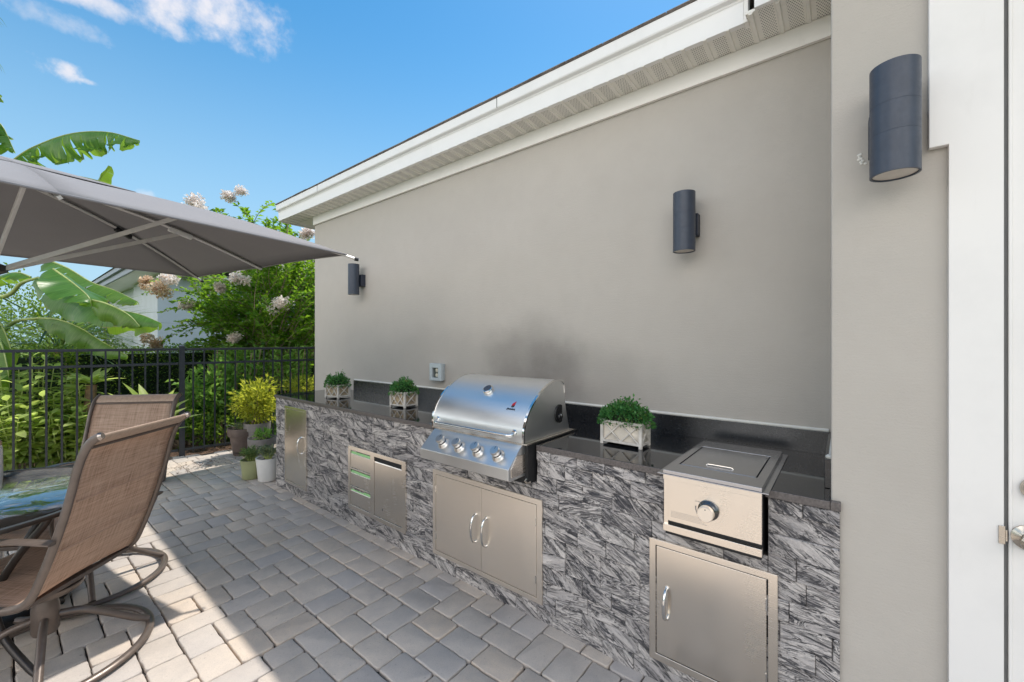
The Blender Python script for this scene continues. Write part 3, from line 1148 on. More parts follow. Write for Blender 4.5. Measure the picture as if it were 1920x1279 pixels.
stone_tiles()
MB().box((1.7985, 4.44, -.01), (XW - .001, 4.4685, .8795)).build('backing_board', M['joint'], isl, smooth=0)
for (a, b) in ((1.225, 1.2515), (2.0005, 2.03), (.18, .2185), (.5925, .62)):
    MB().box((1.7985, a, .60), (2.38, b, .879)).build('inner_panel', M['dark'], isl, smooth=0)
for lo, hi in (((1.7985, 1.2525, .69), (2.25, 1.9995, .714)), ((1.7985, .2195, .64), (2.36, .5915, .6635)), ((2.26, 1.21, .66), (2.28, 2.04, .879))):
    MB().box(lo, hi).build('inner_panel', M['dark'], isl, smooth=0)
CT0, CT1 = .880, .910
MB().slab_holes(.0385, 4.50, 1.757, 2.459, [(GH[0], GH[1] - .012, 1.5, 2.12), (.228, .575, 1.5, 2.31)], lambda u, v, q: (v, u, q), CT0, CT1).build('countertop', M['granite'], isl, smooth=0, bevel=.003)
ct = isl.children[-1] if False else [o for o in COL.objects if o.name == 'countertop'][0]
ct.data.materials.append(M['granite_edge'])  # edge colour stands in for the paving reflected in polished granite
for f_ in ct.data.polygons:
    if abs(f_.normal.x) > .9 or abs(f_.normal.y) > .9:
        f_.material_index = 1
MB().box((1.757, .010, CT0), (1.7785, .038, CT1)).build('countertop_lip', M['granite_edge'], isl, smooth=0, bevel=.002)
MB().box((2.4595, .0385, CT0), (XW - .0005, 4.22, 1.018)).build('backsplash', M['granite_back'], isl, smooth=0, bevel=.002)
MB().box((1.905, .0385, CT1 + .0005), (2.459, .0585, 1.018)).build('backsplash', M['granite'], isl, smooth=0, bevel=.002)
m = MB().tube([(XW - .006, .06, 1.024), (XW - .006, 2.0, 1.0245), (XW - .006, 4.22, 1.024)], .0085, 8)
m.tube([(1.93, .0405, 1.021), (2.2, .041, 1.022), (2.468, .0405, 1.023)], .007, 8)
m.lathe([(.012, 0), (.014, .006), (.007, .013)], 10, Matrix.Translation((1.925, .043, 1.018)))
m.build('caulk_bead', M['caulk'], isl)


def frame_ring(y0, y1, z0, z1, holes, name, parent, mat='steel'):
    o = MB().slab_holes(y0, y1, z0, z1, holes, lambda u, v, q: (q, u, v), 1.7505, CX - .0005).build(name, M[mat], parent, smooth=0, bevel=.0015)
    for h in holes:
        MB().box((CX - .003, h[0] - .001, h[2] - .001), (CX - .0007, h[1] + .001, h[3] + .001)).build('recess', M['dark'], o, smooth=0)
    return o


def pull(y, z, L, parent, r=.0065, out=.036):
    pts = []
    for k in range(15):
        t = k / 14
        a = pi * t
        pts.append((1.7515 - out * sin(a) ** .75, y, z - L / 2 * cos(a)))
    rad = [r * (1.25 if k in (0, 14) else .82 + .45 * sin(pi * k / 14)) for k in range(15)]
    m = MB().tube(pts, rad, 10, up=(0, 1, 0), flat=1.0)
    for e in (-1, 1):
        m.lathe([(.0095, 0), (.0095, .003), (.007, .005)], 14, along_x(1.7525, y, z + e * L / 2))
    return m.build('handle', M['chrome'], parent, smooth=60)


def leaf_door(y0, y1, z0, z1, parent, hy=None, hz=None, hl=.15, mat='steel', hinge=None):
    d = MB().box((1.7525, y0, z0), (CX - .0035, y1, z1)).build('door_panel', M[mat], parent, smooth=0, bevel=.0018)
    if hy:
        pull(hy, hz, hl, parent)
    if hinge is not None:
        for z in (z0 + .09, z1 - .09):
            MB().tube([(1.7515, hinge, z - .02), (1.7515, hinge, z + .02)], .0035, 8).build('hinge', M['chrome'], parent)
    return d


fr = tag(frame_ring(3.80, 4.245, .088, .826, [(3.842, 4.225, .112, .803)], 'access_door', isl), 'narrow-looking tall steel door at the far end')
leaf_door(3.845, 4.222, .115, .800, fr, 3.892, .487, .15)
fr = tag(frame_ring(1.212, 2.06, .093, .630, [(1.245, 2.034, .118, .602)], 'access_door', isl, 'steel_soft'), 'double steel doors under the grill')
leaf_door(1.641, 2.031, .121, .599, fr, 1.684, .356, .158, 'steel_soft', 2.029)
leaf_door(1.248, 1.638, .121, .599, fr, 1.600, .356, .158, 'steel_soft', 1.250)
fr = tag(frame_ring(.187, .653, .098, .610, [(.217, .626, .127, .585)], 'access_door', isl), 'single steel door under the side burner')
leaf_door(.222, .623, .130, .582, fr, .580, .354, .125, hinge=.2215)
# drawers and the pull-out bin front
DR = [(2.772, 3.05, .452, .590), (2.772, 3.05, .312, .440), (2.772, 3.05, .160, .300)]
BIN = (2.388, 2.722, .158, .592)
un = tag(frame_ring(2.345, 3.083, .126, .622, DR + [BIN], 'drawer_unit', isl), 'three small drawers beside a pull-out bin')
for k, h in enumerate(DR):
    d = MB().prism([(CX - .0035, h[2] + .003), (1.7535, h[2] + .003), (1.7535, h[3] - .030), (1.7575, h[3] - .026), (CX - .0035, h[3] - .026)], 'y', h[0] + .003, h[1] - .003)
    d = d.build('drawer_front', M['steel'], un, smooth=0, bevel=.001)
    MB().prism([(1.7541, h[3] - .0255), (1.7615, h[3] - .0255), (1.7615, h[3] - .010)], 'y', h[0] + .006, h[1] - .006).build('drawer_lip', M['label_green'], d, smooth=0)
b = MB().prism([(CX - .0035, BIN[2] + .003), (1.7535, BIN[2] + .003), (1.7535, BIN[3] - .040), (1.758, BIN[3] - .034), (CX - .0035, BIN[3] - .034)], 'y', BIN[0] + .003, BIN[1] - .003).build('bin_front', M['steel'], un, smooth=0, bevel=.001)
MB().box((1.7531, 2.616, .214), (1.7536, 2.621, .231)).build('scuff', M['ink'], b, smooth=0)

# ------------------------------------------------------------------ grill
gr = thing('gas_grill', (1.9, 1.63, .72), 'stainless built-in gas grill with domed hood and four knobs', 'grill')
GY0, GY1 = 1.272, 1.982
hp = [(1.682, .926), (1.680, .975), (1.688, 1.012), (1.712, 1.062), (1.749, 1.108), (1.790, 1.143), (1.832, 1.172), (1.872, 1.195), (1.912, 1.212), (1.950, 1.223), (1.987, 1.228), (2.03, 1.226), (2.058, 1.217), (2.072, 1.19), (2.085, 1.08), (2.13, .926)]
sm = [tuple(q) for q in catmull(hp, 5)]
m = MB()
n = len(sm)
m.prism(sm, 'y', GY0 + .004, GY1 - .004)
hood = m.build('hood', M['hood'], gr, smooth=28)
m = MB()
for (ya, yb) in ((GY0, GY0 + .012), (GY1 - .012, GY1)):
    out = []
    for i, q in enumerate(sm[:-8]):
        a, b = np.array(sm[max(i - 1, 0)]), np.array(sm[i + 1])
        d = (b - a) / np.linalg.norm(b - a)
        out.append((q[0] - d[1] * .003, q[1] + d[0] * .003))
    inn = [(q[0] + (2.0 - q[0]) * .02, q[1] - (q[1] - .926) * .025) for q in sm[:-8]]
    m2 = MB()
    k = len(out)
    V = [(x, ya, z) for x, z in out] + [(x, yb, z) for x, z in out] + [(x, ya, z) for x, z in inn] + [(x, yb, z) for x, z in inn]
    Fc = []
    for i in range(k - 1):
        Fc += [(i, i + 1, k + i + 1, k + i), (2 * k + i, 3 * k + i, 3 * k + i + 1, 2 * k + i + 1), (i, 2 * k + i, 2 * k + i + 1, i + 1), (k + i, k + i + 1, 3 * k + i + 1, 3 * k + i)]
    m.add(V, Fc)
m.build('hood_rim', M['chrome'], gr, smooth=30)
m = MB()
m.prism([(1.684, .917), (2.16, .917), (2.16, .9245), (1.684, .9245)], 'y', GY0 - .014, GY1 + .004)
m.build('hood_tray', M['steel'], gr, smooth=0, bevel=.001)
# slanted control panel
pp = [(1.690, .9165), (1.674, .9155), (1.566, .818), (1.566, .762), (1.580, .756), (1.700, .756), (1.758, .760), (1.758, .9165)]
MB().prism(pp, 'y', 1.283, 1.955).build('control_panel', M['hood'], gr, smooth=20, bevel=.003)
m = MB().prism([(1.63, .872), (1.758, .872), (1.758, .772), (1.59, .772), (1.585, .815)], 'y', 1.2795, 1.2825)
m.build('side_plate', M['steel'], gr, smooth=0, bevel=.001)
MB().box((1.70, 1.262, .7165), (2.2, 1.9945, .9160)).build('firebox', M['dark'], gr, smooth=0)
m = MB().box((1.715, 1.2625, .7165), (1.7585, 1.2795, .74))
m.box((1.735, 1.263, .735), (1.7575, 1.279, .90))
m.build('mounting_bracket', M['black'], gr, smooth=0, bevel=.002)
MB().tube([(1.70, 1.272, .742), (1.69, 1.275, .735), (1.70, 1.268, .722), (1.72, 1.262, .724)], .006, 8).build('gas_fitting', M['satin'], gr)
nv = Vector((-.67, 0, .742))                                        # out of the slanted panel
for ky in (1.80, 1.668, 1.527, 1.385):
    base = Vector((1.612, ky, .8597))
    Mk = Matrix.Translation(base) @ nv.to_track_quat('Z', 'Y').to_matrix().to_4x4()
    kb = MB().lathe([(.036, 0), (.036, .004), (.031, .009), (.029, .014), (.024, .018)], 32, Mk).build('knob', M['knob_metal'], gr)
    MB().lathe([(.0235, .018), (.0235, .026)], 28, Mk).build('knob_ring', M['black'], kb)
    MB().lathe([(.024, .026), (.026, .029), (.026, .050), (.024, .0535)], 32, Mk).build('knob_cap', M['knob_metal'], kb)
    MB().box((-.0012, .006, .0537), (.0012, .021, .0543), Mk).build('pointer', M['ink'], kb, smooth=0)
# handle bar
m = MB().tube(catmull([(1.688, 1.335, .974), (1.665, 1.337, .966), (1.650, 1.352, .962), (1.647, 1.40, .9615), (1.647, 1.63, .9615), (1.647, 1.865, .9615), (1.650, 1.913, .962), (1.665, 1.928, .966), (1.688, 1.930, .974)], 6), .0105, 12)
for yy in (1.335, 1.930):
    m.lathe([(.018, 0), (.018, .006), (.013, .012)], 16, along_x(1.686, yy, .974))
m.build('handle', M['chrome'], gr, smooth=50)


def hood_frame(z, y):
    for i in range(len(sm) - 1):
        if sm[i][1] <= z <= sm[i + 1][1]:
            k = (z - sm[i][1]) / (sm[i + 1][1] - sm[i][1])
            x = sm[i][0] + k * (sm[i + 1][0] - sm[i][0])
            t = Vector((sm[i + 1][0] - sm[i][0], 0, sm[i + 1][1] - sm[i][1])).normalized()
            nn = Vector((-t.z, 0, t.x))
            R = Matrix(((0, t.x, nn.x), (-1, 0, 0), (0, t.z, nn.z))).to_4x4()
            return Matrix.Translation((x, y, z)) @ R
    raise ValueError(z)


Mt = hood_frame(1.158, 1.632)
th_ = MB().lathe([(.030, -.004), (.034, .004), (.034, .012), (.031, .018), (.026, .020)], 32, Mt).build('thermometer', M['chrome'], gr)
MB().lathe([(.0255, .0203), (.0255, .0210)], 28, Mt).build('dial', M['sconce'], th_)
MB().box((-.001, -.002, .0211), (.001, .018, .0216), Mt @ Matrix.Rotation(.9, 4, 'Z')).build('needle', M['ink'], th_, smooth=0)
Ml = hood_frame(1.108, 1.394)
m = MB()
m.add([Ml @ Vector(p) for p in ((-.010, -.010, .0008), (.004, -.014, .0008), (.011, -.004, .0008), (.009, .008, .0008), (.012, .020, .0008), (.001, .012, .0008), (-.008, .004, .0008))], [tuple(range(7))])
em = m.build('emblem', M['red'], gr, smooth=0)
m = MB()
for x0, z0, x1, z1 in ((-.006, -.020, -.004, -.006), (.001, -.021, .003, -.008), (.007, -.018, .009, -.006)):
    m.bar(Ml @ Vector((x0, z0, .0012)), Ml @ Vector((x1, z1, .0012)), .004, .0008, nv)
sc = [(-.030, -.040), (-.024, -.026), (-.021, -.034), (-.017, -.030), (-.013, -.036), (-.009, -.028), (-.005, -.036), (-.001, -.029), (.004, -.036), (.009, -.028), (.013, -.036), (.018, -.027), (.024, -.036)]
for a, b in zip(sc, sc[1:]):
    m.bar(Ml @ Vector((*a, .0012)), Ml @ Vector((*b, .0012)), .0034, .0008, nv)
m.build('script', M['ink'], em, smooth=0)
# black rotisserie cover on the hood's near side
pts = [(2.012 + .052 * cos(a) * .85, 1.036 + .052 * sin(a)) for a in [radians(60 + k * 15) for k in range(17)]]
m = MB().prism(pts, 'y', GY0 - .006, GY0 + .0035)
m.lathe([(.020, 0), (.020, .006), (.016, .012)], 18, Matrix.Translation((2.008, GY0 - .005, 1.02)) @ Matrix.Rotation(pi / 2, 4, 'X'))
rc = m.build('spit_cover', M['black'], gr, smooth=30)
MB().lathe([(.004, 0), (.003, .003)], 10, Matrix.Translation((2.006, GY0 - .0175, 1.03)) @ Matrix.Rotation(pi / 2, 4, 'X')).build('screw', M['chrome'], rc)

# ------------------------------------------------------------------ side burner
sb = thing('side_burner', (1.95, .40, .68), 'boxy stainless side burner with flat lid and one front knob', 'side burner')
MB().box((1.712, .232, .6655), (2.29, .571, .9115)).build('burner_box', M['dark'], sb, smooth=0)
m = MB().slab_holes(.207, .597, 1.689, 2.331, [(.245, .557, 1.735, 2.275)], lambda u, v, q: (v, u, q), .9108, .9145)
m.build('flange', M['steel_v'], sb, smooth=0, bevel=.001)
m = MB().slab_holes(.228, .575, 1.6925, 2.318, [(.260, .548, 1.812, 2.186)], lambda u, v, q: (v, u, q), .9150, .9295)
m.build('top_frame', M['steel_v'], sb, smooth=0, bevel=.0015)
MB().box((1.80, .25, .9152), (2.2, .558, .9190)).build('lid_gap', M['dark'], sb, smooth=0)
lid = MB().box((1.8165, .2645, .9195), (2.1815, .5435, .9290)).build('lid', M['steel_v'], sb, smooth=0, bevel=.0025)
MB().tube(catmull([(1.868, .352, .9285), (1.868, .356, .9325), (1.868, .365, .934), (1.868, .44, .934), (1.868, .449, .9325), (1.868, .453, .9285)], 5), .0028, 8).build('lid_handle', M['steel'], lid)
m = MB().box((1.6935, .228, .8905), (1.7115, .575, .9148))
m.build('front_band', M['steel'], sb, smooth=0, bevel=.0015)
fp = MB().box((1.6975, .229, .7265), (1.7115, .557, .8902)).build('front_panel', M['steel'], sb, smooth=0, bevel=.001)
MB().box((1.702, .5575, .684), (1.7115, .5745, .8902)).build('side_strip', M['steel'], sb, smooth=0, bevel=.001)
MB().prism([(1.7115, .712), (1.704, .712), (1.6935, .711), (1.6935, .683), (1.7115, .683)], 'y', .228, .575).build('bottom_band', M['steel'], sb, smooth=0, bevel=.0012)
MB().box((1.7045, .2285, .7235), (1.7112, .5748, .7263)).build('slot', M['dark'], sb, smooth=0)
Mk = along_x(1.6972, .404, .806)
kb = MB().lathe([(.0375, 0), (.0375, .006), (.033, .010), (.031, .016), (.027, .019)], 36, Mk).build('knob', M['dark_metal'], sb)
MB().lathe([(.0265, .019), (.0265, .030)], 32, Mk).build('knob_ring', M['black'], kb)
MB().lathe([(.027, .030), (.0285, .033), (.0285, .050), (.0265, .053)], 36, Mk).build('knob_cap', M['steel_soft'], kb)
MB().lathe([(.0022, .0532), (.0022, .0536)], 8, Mk @ Matrix.Translation((.017, 0, 0))).build('pointer', M['ink'], kb)
m = MB()
for k in range(7):
    a0, a1 = radians(130 + k * 8), radians(138 + k * 8)
    w = .0008 + k * .00045
    m.bar((1.6970, .404 + .047 * -cos(a0), .806 + .047 * sin(a0 + pi) * -1 * -1), (1.6970, .404 + .047 * -cos(a1), .806 - .047 * sin(a1)), .0008, w + .001, (0, 0, 1))
rp = random.Random(4)
for k in range(5):
    y = .545
    while y > .44 - k * .006:
        w = rp.uniform(.003, .009)
        m.box((1.6970, y - w, .767 - k * .0055), (1.6974, y, .7682 - k * .0055))
        y -= w + .002
for y, w in ((.452, .004), (.446, .002), (.442, .004), (.437, .003)):
    m.box((1.6970, y - w, .828), (1.6974, y, .831))
m.build('print', M['greyink'], fp, smooth=0)


# ------------------------------------------------------------------ lattice planters on the counter
def make_planter(x, y, rot, L, D, label, liner, nleaf, seed):
    t = thing('potted_plant', (0, 0, 0), label, 'planter', 'lattice planters with boxwood on the counter')
    Hh, z0, p = .128, CT1 + .0006, .016
    hx, hy = D / 2, L / 2
    m = MB()
    for sx in (-1, 1):
        for sy in (-1, 1):
            m.box((sx * hx - (p if sx > 0 else 0), sy * hy - (p if sy > 0 else 0), z0), (sx * hx + (0 if sx > 0 else p), sy * hy + (0 if sy > 0 else p), z0 + Hh))
    zb, zt = z0 + .013, z0 + Hh - .002
    q = .004
    for s in (-1, 1):
        for (a, b) in ((zb, zb + .012), (zt - .012, zt)):
            m.box((s * (hx - q) - .004, -hy + p, a), (s * (hx - q) + .004, hy - p, b))
            m.box((-hx + p, s * (hy - q) - .004, a), (hx - p, s * (hy - q) + .004, b))
    a, b = zb + .010, zt - .010
    nX = 2
    for s in (-1, 1):
        w = (L - 2 * p) / nX
        for k in range(nX):
            y0, y1 = -hy + p + k * w, -hy + p + (k + 1) * w
            m.bar((s * (hx - .0045), y0, a), (s * (hx - .0045), y1, b), .006, .010, (s, 0, 0))
            m.bar((s * (hx - .0052), y1, a), (s * (hx - .0052), y0, b), .006, .010, (s, 0, 0))
        m.bar((-hx + p, s * (hy - .0045), a), (hx - p, s * (hy - .0045), b), .006, .009, (0, s, 0))
        m.bar((hx - p, s * (hy - .0052), a), (-hx + p, s * (hy - .0052), b), .006, .009, (0, s, 0))
    box = m.build('planter_box', M['whitewash'], t, smooth=0, bevel=.001)
    MB().box((-hx + .012, -hy + .012, zb + .002), (hx - .012, hy - .012, zt - .008)).build('liner', M[liner], box, smooth=0, bevel=.004)
    # boxwood: many small leaves on short upright sprigs
    n = nleaf
    u = RNG.uniform(-1, 1, (n, 2))
    r = np.hypot(u[:, 0], u[:, 1])
    k = r < 1.0
    u, r = u[k], r[k]
    top = .118 * np.sqrt(np.maximum(0, 1 - r ** 2.6)) + .012 * np.sin(u[:, 0] * 9 + seed) * np.cos(u[:, 1] * 8)
    hh = RNG.random(len(u)) ** .5
    top = top * (.82 + .30 * np.sin(u[:, 1] * (2.2 + seed) + seed * 2) * np.cos(u[:, 0] * (1.5 + .7 * seed) + seed))
    stray = RNG.random(len(u)) < .035
    top = top + stray * .028
    P_ = np.stack([u[:, 0] * (hx + .032), u[:, 1] * (hy + .036), z0 + Hh - .012 + hh * top - .02 * (r > .93)], 1)
    d = unit(np.stack([u[:, 0], u[:, 1], .7 * np.ones(len(u))], 1) + RNG.normal(size=(len(u), 3)) * .7)
    fo = leaves('foliage', M['boxwood'], P_, d, RNG.uniform(.013, .022, len(u)), .62, t, flop=.8)
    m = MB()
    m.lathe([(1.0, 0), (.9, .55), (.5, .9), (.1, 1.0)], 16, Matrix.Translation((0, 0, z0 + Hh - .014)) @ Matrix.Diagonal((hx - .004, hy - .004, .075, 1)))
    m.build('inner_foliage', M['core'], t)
    t.location = (x, y, 0)
    t.rotation_euler = (0, 0, rot)
    return t


make_planter(2.06, .896, 0, .224, .123, 'whitewashed lattice planter of boxwood with cream liner, between grill and side burner', 'cream_liner', 2600, 1)
make_planter(2.105, 2.84, radians(6), .18, .145, 'lattice planter of boxwood under the wall outlet, left of the grill', 'liner', 1900, 2)
make_planter(2.045, 3.79, radians(12), .18, .145, 'lattice planter of boxwood at the far end of the granite counter', 'liner', 1800, 3)


# ------------------------------------------------------------------ fence
fence = thing('fence', tuple(fpt(0)), 'black aluminium picket fence along the back of the patio', 'fence')
gz = .0
m = None
for s in (-6.48, -4.32, -2.16, 0.006, 2.166):
    p = fpt(s)
    Mp = Matrix.Translation(p) @ Matrix.Rotation(math.atan2(FD[1], FD[0]), 4, 'Z')
    m = MB().box((-.028, -.028, -.06), (.028, .028, 1.375), Mp)
    m.box((-.033, -.033, 1.375), (.033, .033, 1.385), Mp)
    m.add([Mp @ Vector(q) for q in ((-.033, -.033, 1.385), (.033, -.033, 1.385), (.033, .033, 1.385), (-.033, .033, 1.385), (0, 0, 1.403))], [(0, 1, 4), (1, 2, 4), (2, 3, 4), (3, 0, 4)])
    m.build('post', M['blackmetal'], fence, smooth=0)
for k in range(4):
    s0 = (-6.48, -4.32, -2.16, 0.006)[k]
    for z, h in ((1.345, .030), (1.165, .028), (.075, .028)):
        m = MB().bar(fpt(s0 + .0285, 0, z), fpt(s0 + 2.16 - .0285, 0, z), .026, h)
        m.build('rail', M['blackmetal'], fence, smooth=0, bevel=.002)
Mp = Matrix.Rotation(math.atan2(FD[1], FD[0]), 4, 'Z')
pk = MB().box((-.0085, -.0085, .04), (.0085, .0085, 1.345), Mp).build('picket', M['blackmetal'], None, smooth=0)
first = True
for k in range(4):
    s0 = (-6.48, -4.32, -2.16, 0.006)[k]
    for i in range(1, 19):
        s = s0 + 2.16 * i / 19
        o = pk if first else pk.copy()
        if not first:
            COL.objects.link(o)
        first = False
        o.location = fpt(s)
        o.parent = fence
        o.matrix_parent_inverse = world_of(fence).inverted()

# ------------------------------------------------------------------ parasol
UT = np.array([1.585, 2.81, 2.079])
U1 = np.array([-.18, math.sqrt(1 - .18 ** 2), 0])          # along the far side
U2 = np.array([-U1[1], U1[0], 0])                          # towards the camera's left
SL, SW = 2.09, 2.89
UC = UT + U1 * SL / 2 + U2 * SW / 2
UAPEX = 2.405
um = thing('parasol', (UC[0], UC[1], 0), 'grey taupe rectangular patio parasol on a white pole over the table', 'parasol')


def rim(a, b):
    """a, b in -1..1 -> point on the canopy's edge rectangle"""
    p = UC + U1 * a * SL / 2 + U2 * b * SW / 2
    z = UT[2] - .012 * (b + 1) - .004 * (a + 1)
    mid = min(abs(a), abs(b))
    return np.array([p[0], p[1], z])


ring = [(-1, -1), (0, -1), (1, -1), (1, 0), (1, 1), (0, 1), (-1, 1), (-1, 0)]
apex = np.array([UC[0], UC[1], UAPEX])


def bow(r):
    return .055 * math.sin(pi * min(1, r)) ** 1.0


def canopy_mesh(scale=1.0, lift=0.0, sag=.012, flare=0.0, nr=12, nc=8, start=0.0):
    m = MB()
    for k in range(8):
        A, B = rim(*ring[k]), rim(*ring[(k + 1) % 8])
        V = []
        for i in range(nr + 1):
            r = start + (1 - start) * i / nr
            for j in range(nc + 1):
                s = j / nc
                e = A * (1 - s) + B * s
                q = apex + (e - apex) * r * scale
                edge = 4 * s * (1 - s)
                q = q + (apex - q) * (.012 * edge * r)           # hem drawn in a little
                q[2] -= sag * edge * math.sin(pi * r * .8) * .6
                q[2] += lift + bow(r * scale) + flare * (1 - r)
                V.append(q)
        Fc = []
        for i in range(nr):
            for j in range(nc):
                a = i * (nc + 1) + j
                if i == 0 and start == 0 and j:
                    pass
                Fc.append((a, a + 1, a + nc + 2, a + nc + 1))
        m.add(V, Fc)
    return m


cm = canopy_mesh()
can = cm.build('canopy', M['canopy'], um, smooth=30)
can.modifiers.new('cloth', 'SOLIDIFY').thickness = .0025
m = MB()
for k in range(8):          # hem strip folded under the edge
    A, B = rim(*ring[k]), rim(*ring[(k + 1) % 8])
    pts = []
    for j in range(9):
        s = j / 8
        e = A * (1 - s) + B * s
        e = e + (apex - e) * (.012 * 4 * s * (1 - s))
        pts.append(e - np.array([0, 0, .004]))
    m.tube(pts, .006, 6)
m.build('hem', M['canopy'], can)
vent = canopy_mesh(.34, .003, .0, .052, 6, 8)
vo = vent.build('vent_flap', M['canopy'], can, smooth=30)
vo.modifiers.new('cloth', 'SOLIDIFY').thickness = .0025
HUBZ = 1.845
hub = np.array([UC[0], UC[1], HUBZ])
for k, rc_ in enumerate(ring):
    e = rim(*rc_)
    d = e - apex
    tip = apex + d * (1.035 if abs(rc_[0]) == abs(rc_[1]) else 1.0)
    off = np.array([0, 0, -.024])
    rp_ = [apex + d * q_ * (1.035 if abs(rc_[0]) == abs(rc_[1]) else 1.0) + off * (1 - .2 * q_) + np.array([0, 0, bow(q_)]) for q_ in np.linspace(.04, 1, 13)]
    r = MB().tube(rp_, .0105, 4, flat=1.0, up=(0, 0, 1)).build('rib', M['alu'], um, smooth=0)
    if abs(rc_[0]) == abs(rc_[1]):
        dd = Vector(d).normalized()
        MB().tube([Vector(tip + off * .8) - dd * .01, Vector(tip + off * .8) + dd * .018], .015, 12, flat=.9).build('rib_end', M['black'], r)
        MB().tube([Vector(tip + off * .8) + dd * .0182, Vector(tip + off * .8) + dd * .0205], .006, 10).build('rivet', M['chrome'], r)
    f = .50 if abs(rc_[0]) == abs(rc_[1]) else .60
    q = apex + d * f + off * 1.5 + np.array([0, 0, bow(f)])
    dirh = unit(np.array([d[0], d[1], 0.0]))
    st = MB().bar(hub + dirh * .055, q, .014, .024).build('strut', M['alu'], um, smooth=0, bevel=.002)
    m = MB().bar(q - unit(d) * .075 + np.array([0, 0, .004]), q + unit(d) * .075 + np.array([0, 0, .004]), .026, .036)
    m.build('bracket', M['pole'] if k % 2 else M['black'], st, smooth=0, bevel=.008, seg=3)
Mh = Matrix.Translation((UC[0], UC[1], 0))
MB().lathe([(.030, HUBZ - .07), (.034, HUBZ - .06), (.034, HUBZ - .035), (.062, HUBZ - .02), (.064, HUBZ + .012), (.034, HUBZ + .025), (.030, HUBZ + .05)], 24, Mh).build('runner', M['black'], um)
MB().lathe([(.03, UAPEX - .09), (.055, UAPEX - .075), (.055, UAPEX - .045), (.03, UAPEX - .03)], 24, Mh).build('top_hub', M['black'], um)
po = MB().lathe([(.0195, .80), (.0195, UAPEX - .03)], 24, Mh).build('pole', M['pole'], um)
MB().lathe([(.010, UAPEX), (.016, UAPEX + .045), (.020, UAPEX + .06), (.012, UAPEX + .085), (.001, UAPEX + .092)], 16, Mh).build('finial', M['black'], um)
MB().lathe([(.050, .035), (.044, .86), (.041, .885)], 28, Mh).build('lower_pole', M['pole'], um)
MB().lathe([(.042, .8855), (.042, .905), (.03, .925), (.021, .93)], 24, Mh).build('pole_collar', M['capshine'], um)
MB().lathe([(.30, .0015), (.30, .03), (.27, .045), (.08, .055), (.0515, .07)], 40, Mh).build('base', M['black'], um)

# ------------------------------------------------------------------ glass table
TX, TY, TR, TZ = -.16, 3.09, .585, .722
tb = thing('patio_table', (TX, TY, 0), 'round patio table with rippled glass top and dark rim', 'table')
Mt = Matrix.Translation((TX, TY, 0))
MB().lathe([(TR - .012, TZ - .0075), (TR - .010, TZ - .001), (TR - .012, TZ)], 72, Mt).build('glass_top', M['glass'], tb, smooth=50)
MB().lathe([(TR - .016, TZ - .010), (TR + .006, TZ - .016), (TR + .013, TZ - .008), (TR + .010, TZ + .003), (TR - .009, TZ + .004), (TR - .0095, TZ - .0005), (TR - .0115, TZ - .0085)], 72, Mt, False, False).build('rim', M['rim'], tb, smooth=60)
for k in range(4):
    a = radians(35 + 90 * k)
    c, s = cos(a), sin(a)
    pts = [(TX + c * r, TY + s * r, z) for r, z in ((.53, .704), (.50, .66), (.36, .50), (.27, .34), (.30, .18), (.42, .05), (.47, .014))]
    MB().tube(catmull(pts, 5), .0145, 10).build('leg', M['rim'], tb, smooth=60)
MB().tube([(TX + .285 * cos(t), TY + .285 * sin(t), .30) for t in [2 * pi * k / 40 for k in range(41)]], .009, 8, cap=False).build('stretcher_ring', M['rim'], tb)


# ------------------------------------------------------------------ swivel sling chairs (local: +x is where the sitter faces)
def strip_uv(name, path, y0, y1, mat, parent, ny=10, sag=.0, thick=.003):
    """cloth along a side path (x, z), between two rails, with a UV for its weave"""
    V, Fc, UV = [], [], []
    L = [0]
    for a, b in zip(path, path[1:]):
        L.append(L[-1] + math.hypot(b[0] - a[0], b[1] - a[1]))
    n = len(path)
    for i, (x, z) in enumerate(path):
        a, b = path[max(i - 1, 0)], path[min(i + 1, n - 1)]
        t = np.array([b[0] - a[0], b[1] - a[1]]); t /= np.linalg.norm(t)
        nn = np.array([-t[1], t[0]])
        for j in range(ny + 1):
            s = j / ny
            k = sag * 4 * s * (1 - s) * math.sin(pi * i / (n - 1))
            V.append((x + nn[0] * k, y0 + (y1 - y0) * s, z + nn[1] * k))
            UV.append((s * .5, L[i]))
    for i in range(n - 1):
        for j in range(ny):
            a = i * (ny + 1) + j
            Fc.append((a, a + 1, a + ny + 2, a + ny + 1))
    m = MB(); m.v, m.f = V, Fc
    o = m.build(name, mat, parent, smooth=60, fix=False)
    uvl = o.data.uv_layers.new(name='UVMap')
    for lp in o.data.loops:
        uvl.data[lp.index].uv = UV[lp.vertex_index]
    if thick:
        sd = o.modifiers.new('cloth', 'SOLIDIFY'); sd.thickness = thick; sd.offset = 0
    return o




RAIL = [(.335, .345), (.315, .40), (.26, .428), (.12, .410), (0, .392), (-.10, .385), (-.175, .415), (-.224, .51), (-.266, .62), (-.303, .73), (-.334, .84), (-.356, .93), (-.378, .995), (-.406, 1.043), (-.441, 1.068)]


